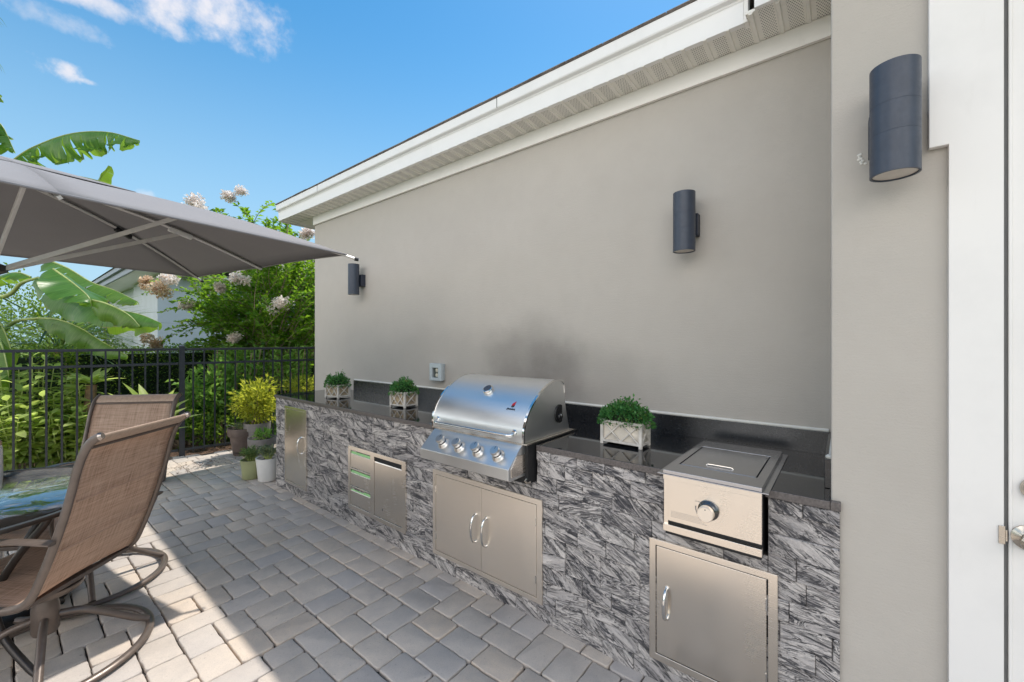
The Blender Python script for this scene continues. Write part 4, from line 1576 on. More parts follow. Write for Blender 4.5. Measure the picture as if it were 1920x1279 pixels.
def make_chair(label):
    t = thing('patio_chair', (0, 0, 0), label, 'chair', 'swivel sling chairs round the glass table')
    hw = .247
    path = [tuple(p) for p in catmull([np.array(q) for q in RAIL], 5)]
    for s in (-1, 1):
        MB().tube([(x, s * hw, z) for x, z in path], .0165, 10, flat=.72, up=(0, 1, 0)).build('side_rail', M['chairframe'], t, smooth=60)
        MB().tube([(path[-1][0] - .012, s * hw, path[-1][1] + .003), (path[-1][0] - .001, s * hw, path[-1][1])], [.012, .0175], 10, flat=.8, up=(0, 1, 0)).build('rail_cap', M['capshine'], t, smooth=60)
    sp = [p for p in path if True]
    i0 = next(i for i, p in enumerate(sp) if p[0] < .325 and p[1] > .38)
    i1 = max(i for i, p in enumerate(sp) if p[1] < 1.022)
    sl = strip_uv('sling', sp[i0:i1 + 1], -hw + .010, hw - .010, M['sling'], t, 12, -.012)
    # padded seams across the back
    for zz in (.60, .79):
        k = min(range(25, len(sp)), key=lambda i: abs(sp[i][1] - zz))
        x, z = sp[k]
        MB().tube([(x - .010 + .004 * abs(q) / hw, q, z) for q in np.linspace(-hw + .03, hw - .03, 9)], .0030, 6).build('seam', M['sling'], sl)
    # cross bars: under the bend, front, top roll and the bar below it
    MB().bar((-.150, -hw + .01, .388), (-.150, hw - .01, .388), .030, .018).build('rear_bar', M['chairframe'], t, smooth=0, bevel=.003)
    MB().bar((.322, -hw + .01, .378), (.322, hw - .01, .378), .02, .02).build('front_bar', M['chairframe'], t, smooth=0, bevel=.003)
    a, b = np.array(sp[i1 + 1]), np.array(sp[-1])
    mid = (a + b) / 2 + (b - a) * .08
    MB().tube([(mid[0] + .002, -hw + .008, mid[1]), (mid[0] + .002, hw - .008, mid[1])], .0335, 16, flat=.34, up=(-(b - a)[1], 0, (b - a)[0])).build('head_roll', M['sling_roll'], t, smooth=60)
    MB().tube([(a[0] - .004, -hw + .01, a[1] - .004), (a[0] - .004, hw - .01, a[1] - .004)], .0085, 10).build('top_bar', M['chairframe'], t)
    # arms
    for s in (-1, 1):
        y = s * (hw + .022)
        ap = catmull([(-.290, y, .655), (-.16, y + s * .012, .672), (0, y + s * .018, .672), (.12, y + s * .016, .664), (.19, y + s * .010, .635), (.222, y, .58), (.225, y - s * .008, .50), (.205, y - s * .014, .432)], 5)
        MB().tube(ap, [.024 if i < 22 else .024 - .010 * min(1, (i - 21) / 8) for i in range(len(ap))], 10, flat=.36, up=(0, 0, 1)).build('arm', M['chairframe'], t, smooth=60)
    # rocker plate, post, bowed legs and ground ring
    m = MB().bar((-.13, 0, .372), (.29, 0, .372), .20, .014)
    m.lathe([(.115, .318), (.125, .33), (.125, .345), (.09, .362)], 28)
    m.build('swivel_plate', M['chairframe'], t, smooth=40)
    MB().lathe([(.040, .135), (.046, .15), (.046, .25), (.034, .30), (.030, .32)], 20).build('post', M['chairframe'], t)
    for k in range(4):
        an = radians(40 + 90 * k)
        c, sn = cos(an), sin(an)
        pts = catmull([(c * .035, sn * .035, .205), (c * .12, sn * .12, .185), (c * .22, sn * .22, .12), (c * .30, sn * .30, .062), (c * .352, sn * .352, .034)], 5)
        MB().tube(pts, .0155, 10, flat=1.0).build('leg', M['chairframe'], t, smooth=60)
    MB().tube([(.357 * cos(q), .357 * sin(q), .021) for q in [2 * pi * k / 56 for k in range(57)]], .0185, 10, cap=False, flat=.78).build('ground_ring', M['chairframe'], t)
    return t


M['sling_roll'] = simple('sling_roll_fabric', (.48, .345, .26), .42, 0, .14, 60, .1, 300)
ch = make_chair('nearest brown sling chair seen from behind, in front of the glass table')
ch2 = copy_tree(ch)
ch.location = (.136, 2.814, 0); ch.rotation_euler = (0, 0, radians(133.1))
ch2.location = (.335, 3.53, 0); ch2.rotation_euler = (0, 0, radians(228))
ch2['label'] = 'brown sling chair seen from the front, only its back showing beyond the nearest chair'


# ------------------------------------------------------------------ pots by the counter's far end
def pot(x, y, prof, mat, label, cat='plant pot', name='potted_plant', bands=(), group=None, n=36):
    t = thing(name, (x, y, 0), label, cat, group)
    Mx = Matrix.Translation((x, y, 0))
    top = max(p[1] for p in prof)
    rt = prof[-1][0]
    pr_ = prof + [(rt - .012, top), (rt - .016, top - .035)]
    p = MB().lathe(pr_, n, Mx).build('pot', M[mat], t, smooth=40)
    for (r0, z0, r1, z1) in bands:
        MB().lathe([(r0 + .0005, z0), (r0 + .0035, z0 + .004), (r1 + .0035, z1 - .004), (r1 + .0005, z1)], n, Mx, False, False).build('band', M['pot_band'], p)
    MB().lathe([(rt - .017, top - .034), (.01, top - .022)], 24, Mx).build('soil', M['soil'], p)
    return t, top, rt


def tuft(t, x, y, z, r, h, n, mat, size, width=.4, stems=14, flop=.6, spread=.9):
    """leafy stems fanning out of a pot"""
    P_, D_, Sz = [], [], []
    sm_ = MB()
    for k in range(stems):
        a = 2 * pi * k / stems + random.uniform(-.3, .3)
        rr = r * spread * math.sqrt(random.random())
        e = np.array([x + rr * cos(a), y + rr * sin(a), z + h * random.uniform(.65, 1.0) * (1 - .35 * (rr / r) ** 2)])
        b = np.array([x + rr * .25 * cos(a), y + rr * .25 * sin(a), z - .02])
        c = (b + e) / 2 + np.array([0, 0, h * .18])
        for i in range(max(1, n // stems)):
            s = .25 + .75 * random.random()
            q = (1 - s) ** 2 * b + 2 * s * (1 - s) * c + s * s * e
            tang = unit(2 * (1 - s) * (c - b) + 2 * s * (e - c))
            P_.append(q); D_.append(unit(tang * .5 + RNG.normal(size=3) * .8)); Sz.append(random.uniform(*size))
        sm_.tube([b, c * .5 + (b + e) * .25, e], [.003, .0025, .001], 5)
    f = leaves('foliage', M[mat], P_, D_, Sz, width, t, flop)
    sm_.build('stem', M['petiole'], t)
    return f


t, z, r = pot(1.775, 4.70, [(.086, .0015), (.092, .008), (.102, .12), (.114, .232), (.115, .238)], 'pot_white', 'white pot of grey-green herbs against the counter end')
tuft(t, 1.775, 4.70, z, .12, .13, 620, 'greyherb', (.02, .05), .22, 34, .8)
t, z, r = pot(1.685, 4.90, [(.076, .0015), (.082, .008), (.090, .11), (.102, .195), (.104, .200)], 'pot_olive', 'olive green pot of feathery herb beside the white pot')
tuft(t, 1.685, 4.90, z, .12, .13, 700, 'herb', (.02, .05), .22, 34, .8)
t, z, r = pot(1.98, 6.02, [(.105, .0015), (.110, .006), (.150, .245), (.166, .247), (.170, .255), (.176, .338), (.176, .345)], 'pot_brown', 'large brown pot with dark bands, leftmost by the fence', bands=[(.1115, .03, .1205, .10)])
tuft(t, 1.98, 6.02, z - .03, .14, .10, 90, 'greyherb', (.05, .10), .22, 20, .7)
t, z, r = pot(2.03, 5.55, [(.10, .0015), (.104, .006), (.132, .20), (.150, .202), (.152, .21), (.156, .268), (.156, .272)], 'pot_grey', 'grey-brown banded pot in the middle of the pots by the fence', bands=[(.105, .03, .110, .075)])
tuft(t, 2.03, 5.55, z - .02, .12, .12, 80, 'mid', (.05, .10), .35, 12, .7)
t, z, r = pot(2.10, 5.90, [(.105, .0015), (.11, .006), (.135, .31), (.148, .312), (.152, .40), (.152, .405)], 'pot_grey', 'tall grey pot holding the big lime-yellow bush', bands=[(.111, .05, .116, .10)])
cx, cy, cz = 2.09, 5.92, .66
P_, d_ = blob_points(1700, (cx, cy, cz), (.235, .235, .27), .30, .32, 4)
dn = unit(d_ * .9 + RNG.normal(size=d_.shape) * .6 + np.array([0, 0, .25]))
leaves('foliage', M['lime'], P_, dn, RNG.uniform(.035, .085, len(P_)), .30, t, .6, droop=.25)
m = MB()
for k in range(16):
    q = P_[k * 37]
    b = np.array([cx + random.uniform(-.05, .05), cy + random.uniform(-.05, .05), .40])
    m.tube([b, (b + q) / 2 + np.array([0, 0, .05]), q], [.006, .004, .002], 5)
m.build('stem', M['bark'], t)
t, z, r = pot(2.13, 5.02, [(.08, .0015), (.085, .006), (.10, .17), (.112, .172), (.116, .235), (.116, .24)], 'pot_brown', 'small brown pot with a bright trailing plant behind the white pot')
tuft(t, 2.10, 5.02, z - .02, .17, .36, 260, 'mid', (.03, .06), .4, 18, .7)
# dracaena-like plant behind the far chair
t, z, r = pot(.98, 5.55, [(.12, .0015), (.125, .006), (.15, .28), (.168, .29), (.17, .33)], 'pot_brown', 'bright broad-bladed plant showing above the far chair back')
P_, D_, Sz = [], [], []
for k in range(22):
    a = 2.4 * k
    el = .45 + .9 * (k / 22)
    P_.append((.98 + .03 * cos(a), 5.55 + .03 * sin(a), .46 + .008 * k))
    D_.append((cos(a) * cos(el), sin(a) * cos(el), sin(el)))
    Sz.append(random.uniform(.30, .46))
leaves('foliage', M['broad'], P_, D_, Sz, .24, t, .15, segs=6, droop=.28, fold=.35)
MB().tube([(.98, 5.55, .30), (.98, 5.55, .62)], [.02, .014], 8).build('stem', M['petiole'], t)


# ================================================================== GARDEN BEYOND THE FENCE
GZ = -.035


def ground_at(px, depth):
    p = at(px, 700, depth)
    return np.array([p[0], p[1], GZ])


# ------------------------------------------------------------------ clipped hedge
def hedge(name, a, b, depth, h, n, label, mat, core='core', size=(.03, .055), z0=GZ):
    a, b = np.array(a), np.array(b)
    L = np.linalg.norm(b - a)
    u = (b - a) / L
    w = np.array([-u[1], u[0], 0])
    t = thing(name, tuple((a + b) / 2), label, 'hedge')
    P_, D_ = [], []
    A = np.array([L * h, L * depth, depth * h, depth * h])
    pick = RNG.choice(4, n, p=A / A.sum())
    r1, r2 = RNG.random(n), RNG.random(n)
    dep = -np.abs(RNG.normal(0, .05, n)) + RNG.random(n) ** 6 * .07
    bump = .05 * np.sin(r1 * L * 5) * np.sin(r2 * 9)
    for k in range(n):
        if pick[k] == 0:
            p = a + u * L * r1[k] - w * (depth / 2 + dep[k] + bump[k]) + np.array([0, 0, h * r2[k]]); d = -w
        elif pick[k] == 1:
            p = a + u * L * r1[k] + w * depth * (r2[k] - .5) + np.array([0, 0, h + dep[k] + bump[k]]); d = np.array([0, 0, 1.])
        else:
            e = 0 if pick[k] == 2 else 1
            p = a + u * (L * e + (dep[k] + .03) * (1 if e else -1)) + w * depth * (r1[k] - .5) + np.array([0, 0, h * r2[k]]); d = u * (1 if e else -1)
        P_.append(p); D_.append(d)
    D_ = unit(np.array(D_) * .7 + RNG.normal(size=(n, 3)) * .7 + np.array([0, 0, .35]))
    leaves('foliage', M[mat], np.array(P_), D_, RNG.uniform(*size, n), .55, t, .9)
    ang = math.atan2(u[1], u[0])
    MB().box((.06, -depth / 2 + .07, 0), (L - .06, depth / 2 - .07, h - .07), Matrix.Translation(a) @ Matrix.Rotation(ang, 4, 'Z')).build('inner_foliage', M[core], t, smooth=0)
    return t


hedge('hedge', (.42, 9.7, GZ), (6.2, 9.3, GZ), .8, 1.335, 15000, 'dark clipped hedge running behind the fence below the pale house', 'hedge')
hedge('hedge', (.05, 8.15, GZ), (.62, 8.10, GZ), .65, 1.34, 2600, 'short sunlit hedge block with light green top at the left end of the dark hedge', 'shrub')

# ------------------------------------------------------------------ neighbouring house
nb = thing('house', (2.3, 16, 0), 'pale blue neighbouring house with grey fascia and brown shingles behind the trees', 'house')
NX = 2.25
MB().box((NX, 12.0, GZ), (9, 14.6, 2.92)).build('wall', M['housewall'], nb, smooth=0)
MB().box((NX + .12, 14.6, GZ), (9, 19.5, 2.92)).build('wall', M['housewall'], nb, smooth=0)
MB().box((NX - .02, 19.3, GZ), (NX + .119, 19.52, 2.92)).build('corner_board', M['greytrim'], nb, smooth=0)
MB().box((NX - .42, 11.6, 2.93), (9.2, 19.9, 2.96)).build('soffit', M['cream'], nb, smooth=0)
m = MB().box((NX - .46, 11.58, 2.94), (NX - .4205, 19.94, 3.06)); m.box((NX - .52, 11.58, 3.062), (NX - .4205, 19.94, 3.16))
m.build('fascia', M['greytrim'], nb, smooth=0)
ex, ez = NX - .55, 3.17
m = MB().add([(ex, 11.5, ez), (ex, 20.0, ez), (9.5, 20, ez), (9.5, 11.5, ez), (5.7, 14.9, ez + 1.9), (5.7, 16.6, ez + 1.9)], [(0, 1, 5, 4), (1, 2, 5), (2, 3, 4, 5), (3, 0, 4), (0, 3, 2, 1)])
y = .08
while y < 1.85:                        # shingle courses
    k = y / 1.9
    m.bar((ex + (5.7 - ex) * k, 11.5 + 3.4 * k, ez + y + .012), (ex + (5.7 - ex) * k, 20 - 3.4 * k, ez + y + .012), .02, .02)
    y += .075
m.build('roof', M['shingle'], nb, smooth=0)

# ------------------------------------------------------------------ crape myrtle
cb = ground_at(505, 7.7)
tr = thing('crape_myrtle_tree', tuple(cb), 'crape myrtle tree with cream flower clusters behind the fence next to the wall', 'tree')
fork = cb + np.array([0, 0, .55])
TP, TD, TS = [], [], []
stem = MB()


def spray(p0, p1, arch, nl, lsize=(.055, .085), first=.3, rad=.012, droop=.0, twig=True):
    p0, p1 = np.array(p0), np.array(p1)
    c = (p0 + p1) / 2 + np.array([0, 0, arch]) + RNG.normal(size=3) * .06
    ts = np.linspace(0, 1, 11)
    pts = [(1 - q) ** 2 * p0 + 2 * q * (1 - q) * c + q * q * p1 - np.array([0, 0, droop * q ** 3]) for q in ts]
    if twig:
        stem.tube(pts, list(np.linspace(rad, rad * .25, 11)), 5)
    for k in range(nl):
        q = first + (1 - first) * (k + RNG.random() * .5) / nl
        i = min(int(q * 10), 9)
        f = q * 10 - i
        p = pts[i] * (1 - f) + pts[i + 1] * f
        tg = unit(pts[i + 1] - pts[i])
        sd = unit(np.cross(tg, np.array([0, 0, 1.]) + RNG.normal(size=3) * .2))
        s = 1 if k % 2 else -1
        d = unit(sd * s + tg * .55 + np.array([0, 0, .15]) + RNG.normal(size=3) * .25)
        TP.append(p + d * .008); TD.append(d); TS.append(RNG.uniform(*lsize))
    return pts[-1], unit(pts[-1] - pts[-2])


for k in range(5):
    a = 2 * pi * k / 5
    e = fork + np.array([.35 * cos(a), .35 * sin(a), 1.0 + .2 * (k % 2)])
    stem.tube(catmull([cb + np.array([.06 * cos(a), .06 * sin(a), -.02]), (cb + fork) / 2 + np.array([.10 * cos(a), .10 * sin(a), .1]), e], 4), [.035, .034, .033, .032, .03, .028, .026, .024, .02], 8)
rs = np.random.default_rng(3)
# the full crown beside the wall
for k in range(330):
    px = 640 - 300 * rs.random() ** 1.35
    lo, hi = 650, (470 if px > 440 else 520)
    py = lo - (lo - hi) * rs.random() ** .8
    if px < 420:
        py = 505 + (py - 520) * .55
    p1 = at(px, py, rs.uniform(6.7, 8.7))
    p0 = fork + (p1 - fork) * rs.uniform(.30, .6) + rs.normal(size=3) * .15
    spray(p0, p1, rs.uniform(.05, .25), int(rs.integers(30, 42)), first=.05, rad=.007, droop=rs.uniform(0, .15))
for k in range(70):                    # upper crown rising behind the parasol and the eave
    p1 = at(rs.uniform(430, 640), rs.uniform(415, 520), rs.uniform(7.0, 8.2))
    p0 = fork + np.array([0, 0, .7]) + (p1 - fork) * .45
    spray(p0, p1, .12, 26, first=.1, rad=.007, droop=.05)
FLW = []
hand = [(500, 500, 378, 398, .55, 34, (375, 384, .20)), (505, 495, 442, 378, .35, 26, (439, 366, .17)), (480, 470, 540, 436, .62, 40, None), (490, 480, 520, 432, .5, 26, None), (470, 470, 452, 400, .2, 22, None),
        (540, 520, 578, 430, .2, 22, (578, 436, .15)), (420, 560, 268, 545, .35, 40, (300, 541, .22)), (420, 590, 300, 582, .25, 36, None), (450, 600, 300, 640, .35, 52, (284, 644, .17)), (440, 610, 310, 615, .3, 44, None),
        (430, 560, 330, 575, .25, 30, (352, 577, .16)), (480, 560, 445, 527, .2, 20, (444, 524, .17)), (520, 590, 527, 566, .15, 16, (526, 570, .20)), (540, 640, 500, 640, .15, 30, (438, 640, .12)), (430, 545, 318, 520, .25, 30, (320, 524, .16)),
        (440, 530, 285, 525, .3, 36, (270, 527, .13)), (450, 560, 410, 541, .1, 18, (411, 541, .10)), (470, 440, 512, 375, .2, 24, None)]
for (ax, ay, bx_, by_, arch, nl, fl) in hand:
    d0 = 7.4
    p0, p1 = at(ax, ay, d0 + .2), at(bx_, by_, d0 - .5)
    spray(p0, p1, arch * .55, nl, first=.12, rad=.008, droop=.05)
    if fl:
        FLW.append((at(fl[0], fl[1], d0 - .55), fl[2] * .78))
for k in range(26):                    # tops showing over the parasol
    p1 = at(rs.uniform(395, 560), rs.uniform(378, 440), rs.uniform(6.7, 7.6))
    spray(p1 + np.array([rs.uniform(-.1, .25), 0, -.55]), p1, .10, 26, first=.1, rad=.007, droop=.12)
for k in range(60):                    # loose leafy sprays over the pale house wall
    p1 = at(rs.uniform(330, 440), rs.uniform(520, 650), rs.uniform(6.6, 7.4))
    spray(p1 + np.array([.55, .1, -.25 + rs.uniform(-.2, .2)]), p1, .12, 30, first=.05, rad=.006, droop=.08)
stem.build('trunk', M['bark'], tr, smooth=60)
leaves('crown', M['myrtle'], np.array(TP), np.array(TD), np.array(TS) * 1.3, .56, tr, .6, droop=.1)
for i, (p, r) in enumerate(FLW):
    n = 620
    d = sphere_dirs(n)
    sub = np.stack([RNG.normal(size=3) * r * .38 for _ in range(5)])[RNG.integers(0, 5, n)]
    q = p + sub + d * .68 * (RNG.random(n) ** .45)[:, None] * np.array([r, r, r * .85]) * .92 * (1 + .25 * np.sin(d[:, :1] * 7 + i))
    leaves('flower_cluster', M['oldflower' if i in (3, 4, 10, 12) else 'flower'], q, unit(d + RNG.normal(size=(n, 3)) * .8), RNG.uniform(.026, .05, n), .9, tr, 1.0)

# ------------------------------------------------------------------ banana plant
BV, BF, BUV, BT = None, None, None, None


def banana_leaf(mid, width, parent, fold=.5, tear=0, nl=44, nw=5, tone=0.0, roll=None, petiole=None, pr=.022, seed=0, wl=1.0, wr=1.0):
    """one big leaf: midrib points, two folded halves, cross-tears between strips"""
    r = random.Random(seed)
    c = catmull(mid, max(4, nl // (len(mid) - 1)))
    L = [0]
    for a, b in zip(c, c[1:]):
        L.append(L[-1] + np.linalg.norm(b - a))
    tot = L[-1]
    n = len(c)
    V, Fc, UV, TN = [], [], [], []
    cuts = {}
    for side in (-1, 1):
        i = 3
        cs = {0}
        while i < n - 1:
            i += r.choice((2, 3, 3, 4)) if tear > .6 else (r.choice((3, 5, 8, 12)) if tear > 0 else 999)
            if i < n - 1:
                cs.add(i)
        cs = sorted(cs) + [n - 1]
        for a, b in zip(cs, cs[1:]):
            gap = tear * r.uniform(.0, .035)
            dr = r.uniform(-.25, .35) * tear
            base = len(V)
            for i in range(a, b + 1):
                t = L[i] / tot
                tg = unit(c[min(i + 1, n - 1)] - c[max(i - 1, 0)])
                up = np.array([0, 0, 1.]) if roll is None else unit(np.array(roll, float))
                sd = unit(np.cross(tg, up)) * side
                nn = unit(np.cross(sd, tg)) * side
                if nn[2] < 0 and roll is None:
                    nn = -nn
                w = width * (wl if side < 0 else wr) * (max(0, math.sin(pi * min(1, t * .93 + .055))) ** .55) * (1 - .12 * t)
                if tear > .6:
                    w *= r.uniform(.82, 1.05) if i in (a, b) else 1
                for j in range(nw + 1):
                    s = j / nw
                    fo = fold + dr * s + .10 * math.sin(i * .45 + side) * s
                    ang = fo * (1 + .55 * s)
                    p = c[i] + sd * w * s * cos(ang) - nn * w * s * sin(ang)
                    if gap and i == b and b != n - 1:
                        p = p - tg * gap * s * 2
                    p = p + nn * .012 * math.sin(i * 1.1) * s + tg * w * s * .12
                    V.append(p); UV.append((t * tot / .9, s)); TN.append((tone,))
            for i in range(b - a):
                for j in range(nw):
                    q = base + i * (nw + 1) + j
                    Fc.append((q, q + 1, q + nw + 2, q + nw + 1))
    m = MB(); m.v, m.f = [tuple(p) for p in V], Fc
    o = m.build('leaf', M['banana'], parent, smooth=70, fix=False)
    uvl = o.data.uv_layers.new(name='UVMap')
    for lp in o.data.loops:
        uvl.data[lp.index].uv = UV[lp.vertex_index]
    set_tone(o.data, np.array(TN, np.float32))
    mr = MB().tube(c, [pr * (1 - .85 * i / (n - 1)) * .6 for i in range(n)], 6)
    if petiole is not None:
        mr.tube(catmull(petiole, 6), list(np.linspace(pr * 1.5, pr * .7, 6 * (len(petiole) - 1) + 1)), 8)
    mr.build('midrib', M['petiole'], o, smooth=60)
    return o


bn0 = ground_at(-75, 5.7)
bn = thing('banana_plant', tuple(bn0), 'banana plant with big folded and wind-torn leaves reaching in from the left', 'banana plant')
crown = at(-70, 560, 5.7)
MB().tube(catmull([bn0, (bn0 + crown) / 2 + np.array([.04, .02, 0]), crown + np.array([0, 0, .1])], 6), list(np.linspace(.11, .06, 13)), 14).build('trunk', M['petiole'], bn, smooth=60)
D = 5.7
banana_leaf([at(18, 306, D), at(60, 278, D), at(130, 252, D - .1), at(200, 248, D - .1), at(262, 264, D - .1)], .36, bn, .95, 1.0, 60, seed=1, petiole=[crown, at(-40, 440, D), at(18, 306, D)])
banana_leaf([at(70, 322, D + .3), at(150, 332, D + .3), at(210, 348, D + .3), at(262, 374, D + .3)], .26, bn, .8, .5, 40, seed=2, petiole=[crown, at(0, 420, D + .2), at(70, 322, D + .3)])
banana_leaf([at(150, 400, D + .6), at(178, 350, D + .6), at(206, 312, D + .6)], .16, bn, .35, .2, 24, seed=3, tone=.75)
banana_leaf([at(72, 521, D - .2), at(120, 545, D - .3), at(165, 566, D - .4), at(215, 580, D - .5), at(262, 590, D - .5), at(302, 606, D - .5)], .40, bn, .62, .35, 48, seed=4, petiole=[crown, at(10, 556, D), at(40, 532, D - .1), at(72, 521, D - .2)], wl=1.15, wr=.8)
banana_leaf([at(95, 490, D + .25), at(130, 505, D + .15), at(172, 530, D), at(215, 545, D), at(258, 566, D)], .36, bn, .45, .4, 44, seed=5, tone=.12)
banana_leaf([at(74, 597, D - .3), at(110, 600, D - .35), at(150, 615, D - .4), at(190, 640, D - .4), at(240, 668, D - .4)], .24, bn, .85, .2, 44, seed=6, petiole=[crown, at(-10, 622, D - .3), at(30, 603, D - .3), at(74, 597, D - .3)], tone=.15)
banana_leaf([at(58, 520, D + .5), at(35, 512, D + .5), at(10, 515, D + .5), at(-30, 530, D + .5)], .20, bn, .5, .2, 30, seed=7)
banana_leaf([at(-40, 560, D - .5), at(0, 605, D - .5), at(22, 660, D - .5), at(36, 720, D - .5)], .26, bn, .7, .2, 40, seed=8, tone=.12)
banana_leaf([at(-60, 330, D), at(-30, 240, D), at(0, 232, D), at(28, 285, D)], .30, bn, .8, 1.0, 44, seed=9)
banana_leaf([at(-60, 420, D - .2), at(-50, 250, D - .2), at(-20, 165, D - .2), at(6, 190, D - .2)], .22, bn, .8, .6, 44, seed=10)

banana_leaf([at(100, 505, D - .5), at(135, 530, D - .55), at(165, 556, D - .6), at(172, 575, D - .6)], .34, bn, .30, .3, 30, seed=11, wl=1.2)
banana_leaf([at(165, 562, D - .55), at(200, 570, D - .6), at(240, 590, D - .6), at(262, 612, D - .6)], .22, bn, .9, .3, 30, seed=12, tone=.2)
banana_leaf([at(-30, 610, 4.75), at(0, 640, 4.7), at(14, 690, 4.65), at(18, 730, 4.65)], .22, bn, .6, .2, 30, seed=13, tone=.15)
# palm whose leaflet tips hang into the frame
pm0 = ground_at(-420, 6.6)
pm = thing('palm_tree', tuple(pm0), 'feathery palm just outside the left edge, only leaflet tips in view', 'palm')
top = at(-330, 150, 6.6)
MB().tube(catmull([pm0, (pm0 + top) / 2 + np.array([.1, 0, 0]), top], 6), list(np.linspace(.14, .09, 13)), 14).build('trunk', M['palmbark'], pm, smooth=60)
for k, (ex_, ey_) in enumerate(((-12, 150), (-16, 60), (-120, -60), (-560, 60), (-600, 220))):
    p0, p1 = top, at(ex_, ey_, 6.5)
    fr = [p0 + (p1 - p0) * q + np.array([0, 0, .75 * math.sin(pi * q * .8)]) for q in np.linspace(0, 1, 14)]
    fr[-1] = p1 + np.array([0, 0, .35])
    st = MB().tube(fr, list(np.linspace(.018, .005, 14)), 6).build('frond', M['petiole'], pm)
    P_, D_, Z_ = [], [], []
    for i in range(70):
        q = .15 + .85 * i / 69
        f_ = q * 13; j = min(int(f_), 12)
        p = np.array(fr[j]) * (1 - (f_ - j)) + np.array(fr[j + 1]) * (f_ - j)
        tg = unit(np.array(fr[j + 1]) - np.array(fr[j]))
        sd = unit(np.cross(tg, [0, 0, 1.])) * (1 if i % 2 else -1)
        P_.append(p); D_.append(unit(sd + tg * .7 + np.array([0, 0, -.45]) + RNG.normal(size=3) * .1)); Z_.append(.50 * math.sin(pi * (.12 + .8 * q)) + .12)
    leaves('leaflets', M['strap'], P_, D_, Z_, .075, st, .2, segs=3, droop=.35, fold=.4)


# ------------------------------------------------------------------ shrubs and border plants
def bush(name, px, py, depth, r, n, label, mat, cat='shrub', size=(.04, .07), width=.5, seed=0, group=None, hfac=1.0):
    c = at(px, py, depth)
    t = thing(name, (c[0], c[1], GZ), label, cat, group)
    r = np.array([r[0], r[0], r[1]])
    P_, d_ = blob_points(n, c, r, .35, .3, seed)
    P_[:, 2] = np.maximum(P_[:, 2], GZ + .03)
    dn = unit(d_ * .7 + RNG.normal(size=d_.shape) * .7 + np.array([0, 0, .3]))
    leaves('foliage', M[mat], P_, dn, RNG.uniform(*size, n), width, t, .8, droop=.12)
    m = MB()
    for k in range(9):
        q = P_[(k * 131) % n]
        b = np.array([c[0] + random.uniform(-.08, .08), c[1] + random.uniform(-.08, .08), GZ - .01])
        m.tube([b, (b + q) / 2 + RNG.normal(size=3) * .04, q], [.014, .009, .003], 5)
    m.build('stem', M['bark'], t)
    return t


bush('shrub', 62, 640, 10.2, (1.35, 1.35), 6500, 'large rounded glossy shrub behind the banana leaves at left', 'shrub', size=(.06, .10), seed=1)
bush('shrub', 150, 640, 12.5, (1.0, 1.15), 2600, 'dark shrub at the corner of the pale neighbouring house', 'hedge', size=(.06, .10), seed=2)
bush('shrub', 395, 745, 6.25, (.38, .42), 1300, 'mid green leafy shrub behind the fence right of the square post', 'mid', size=(.07, .13), seed=3)
bush('shrub', 452, 690, 6.9, (.42, .38), 1000, 'light green bushy shrub below the crape myrtle', 'mid', size=(.06, .10), seed=4)
bush('shrub', 545, 690, 7.0, (.40, .36), 1000, 'yellow-green shrub behind the fence near the house corner', 'mid', size=(.05, .09), width=.35, seed=5)
bush('shrub', 566, 722, 6.62, (.30, .12), 620, 'low lime-yellow bush lit by sun at the counter corner', 'lime', size=(.04, .08), width=.35, seed=6)
bush('shrub', 410, 800, 6.0, (.38, .20), 800, 'low ground shrub at the foot of the fence', 'shrub', size=(.04, .08), seed=7)
bush('shrub', 520, 790, 6.7, (.45, .30), 900, 'shaded green shrub behind the flower pots', 'mid', size=(.05, .09), seed=8)
bush('shrub', 345, 790, 5.85, (.28, .26), 700, 'small sunlit bush behind the square fence post', 'shrub', size=(.05, .08), seed=9)

# tall broad-leaved plants right behind the fence
bl = [(10, 700, 4.62, 1.18), (62, 672, 4.78, 1.34), (100, 700, 4.80, 1.12), (142, 705, 4.98, 1.12), (30, 760, 4.50, .85), (85, 770, 4.66, .76), (128, 775, 4.78, .78), (165, 765, 4.9, .80), (-40, 710, 4.45, 1.1)]
for k, (px, py, d, h) in enumerate(bl):
    b = at(px, py, d); b[2] = GZ
    names = ['leftmost light green broad-leaved plant behind the fence', 'tallest light green broad-leaved plant behind the fence, its top above the middle rail',
             'light broad-leaved plant behind the fourth picket from the left edge', 'light broad-leaved plant beside the leaning palm stump', 'low broad-leaved plant at the left edge near the white pole',
             'low broad-leaved plant in front of the tall ones, over the mulch', 'low broad-leaved plant with pale lower leaves over the mulch', 'low broad-leaved plant hiding behind the near chair', 'broad-leaved plant at the very left of the bed']
    t = thing('broad_leaved_plant', tuple(b), names[k], 'plant', 'broad-leaved plants behind the fence')
    P_, D_, Z_ = [], [], []
    sm_ = MB()
    for s_ in range(7):
        a = 2 * pi * s_ / 7 + k
        e = b + np.array([.20 * cos(a) * random.uniform(.3, 1), .20 * sin(a) * random.uniform(.3, 1), h * random.uniform(.72, 1.0)])
        sm_.tube([b + np.array([.04 * cos(a), .04 * sin(a), 0]), (b + e) / 2 + RNG.normal(size=3) * .02, e], [.009, .007, .004], 6)
        nn = 12
        for i in range(nn):
            q = .22 + .78 * i / (nn - 1)
            p = b + (e - b) * q
            a2 = i * (pi / 2 + .1) + s_
            for sg in (0, pi):
                P_.append(p); D_.append((cos(a2 + sg), sin(a2 + sg), .15 + .75 * (q > .95) + random.uniform(-.25, .35))); Z_.append(random.uniform(.13, .20) * (1.1 - .35 * q))
    leaves('foliage', M['broad'], P_, D_, Z_, .46, t, .25, segs=5, droop=.28, fold=.22)
    sm_.build('stem', M['petiole'], t)

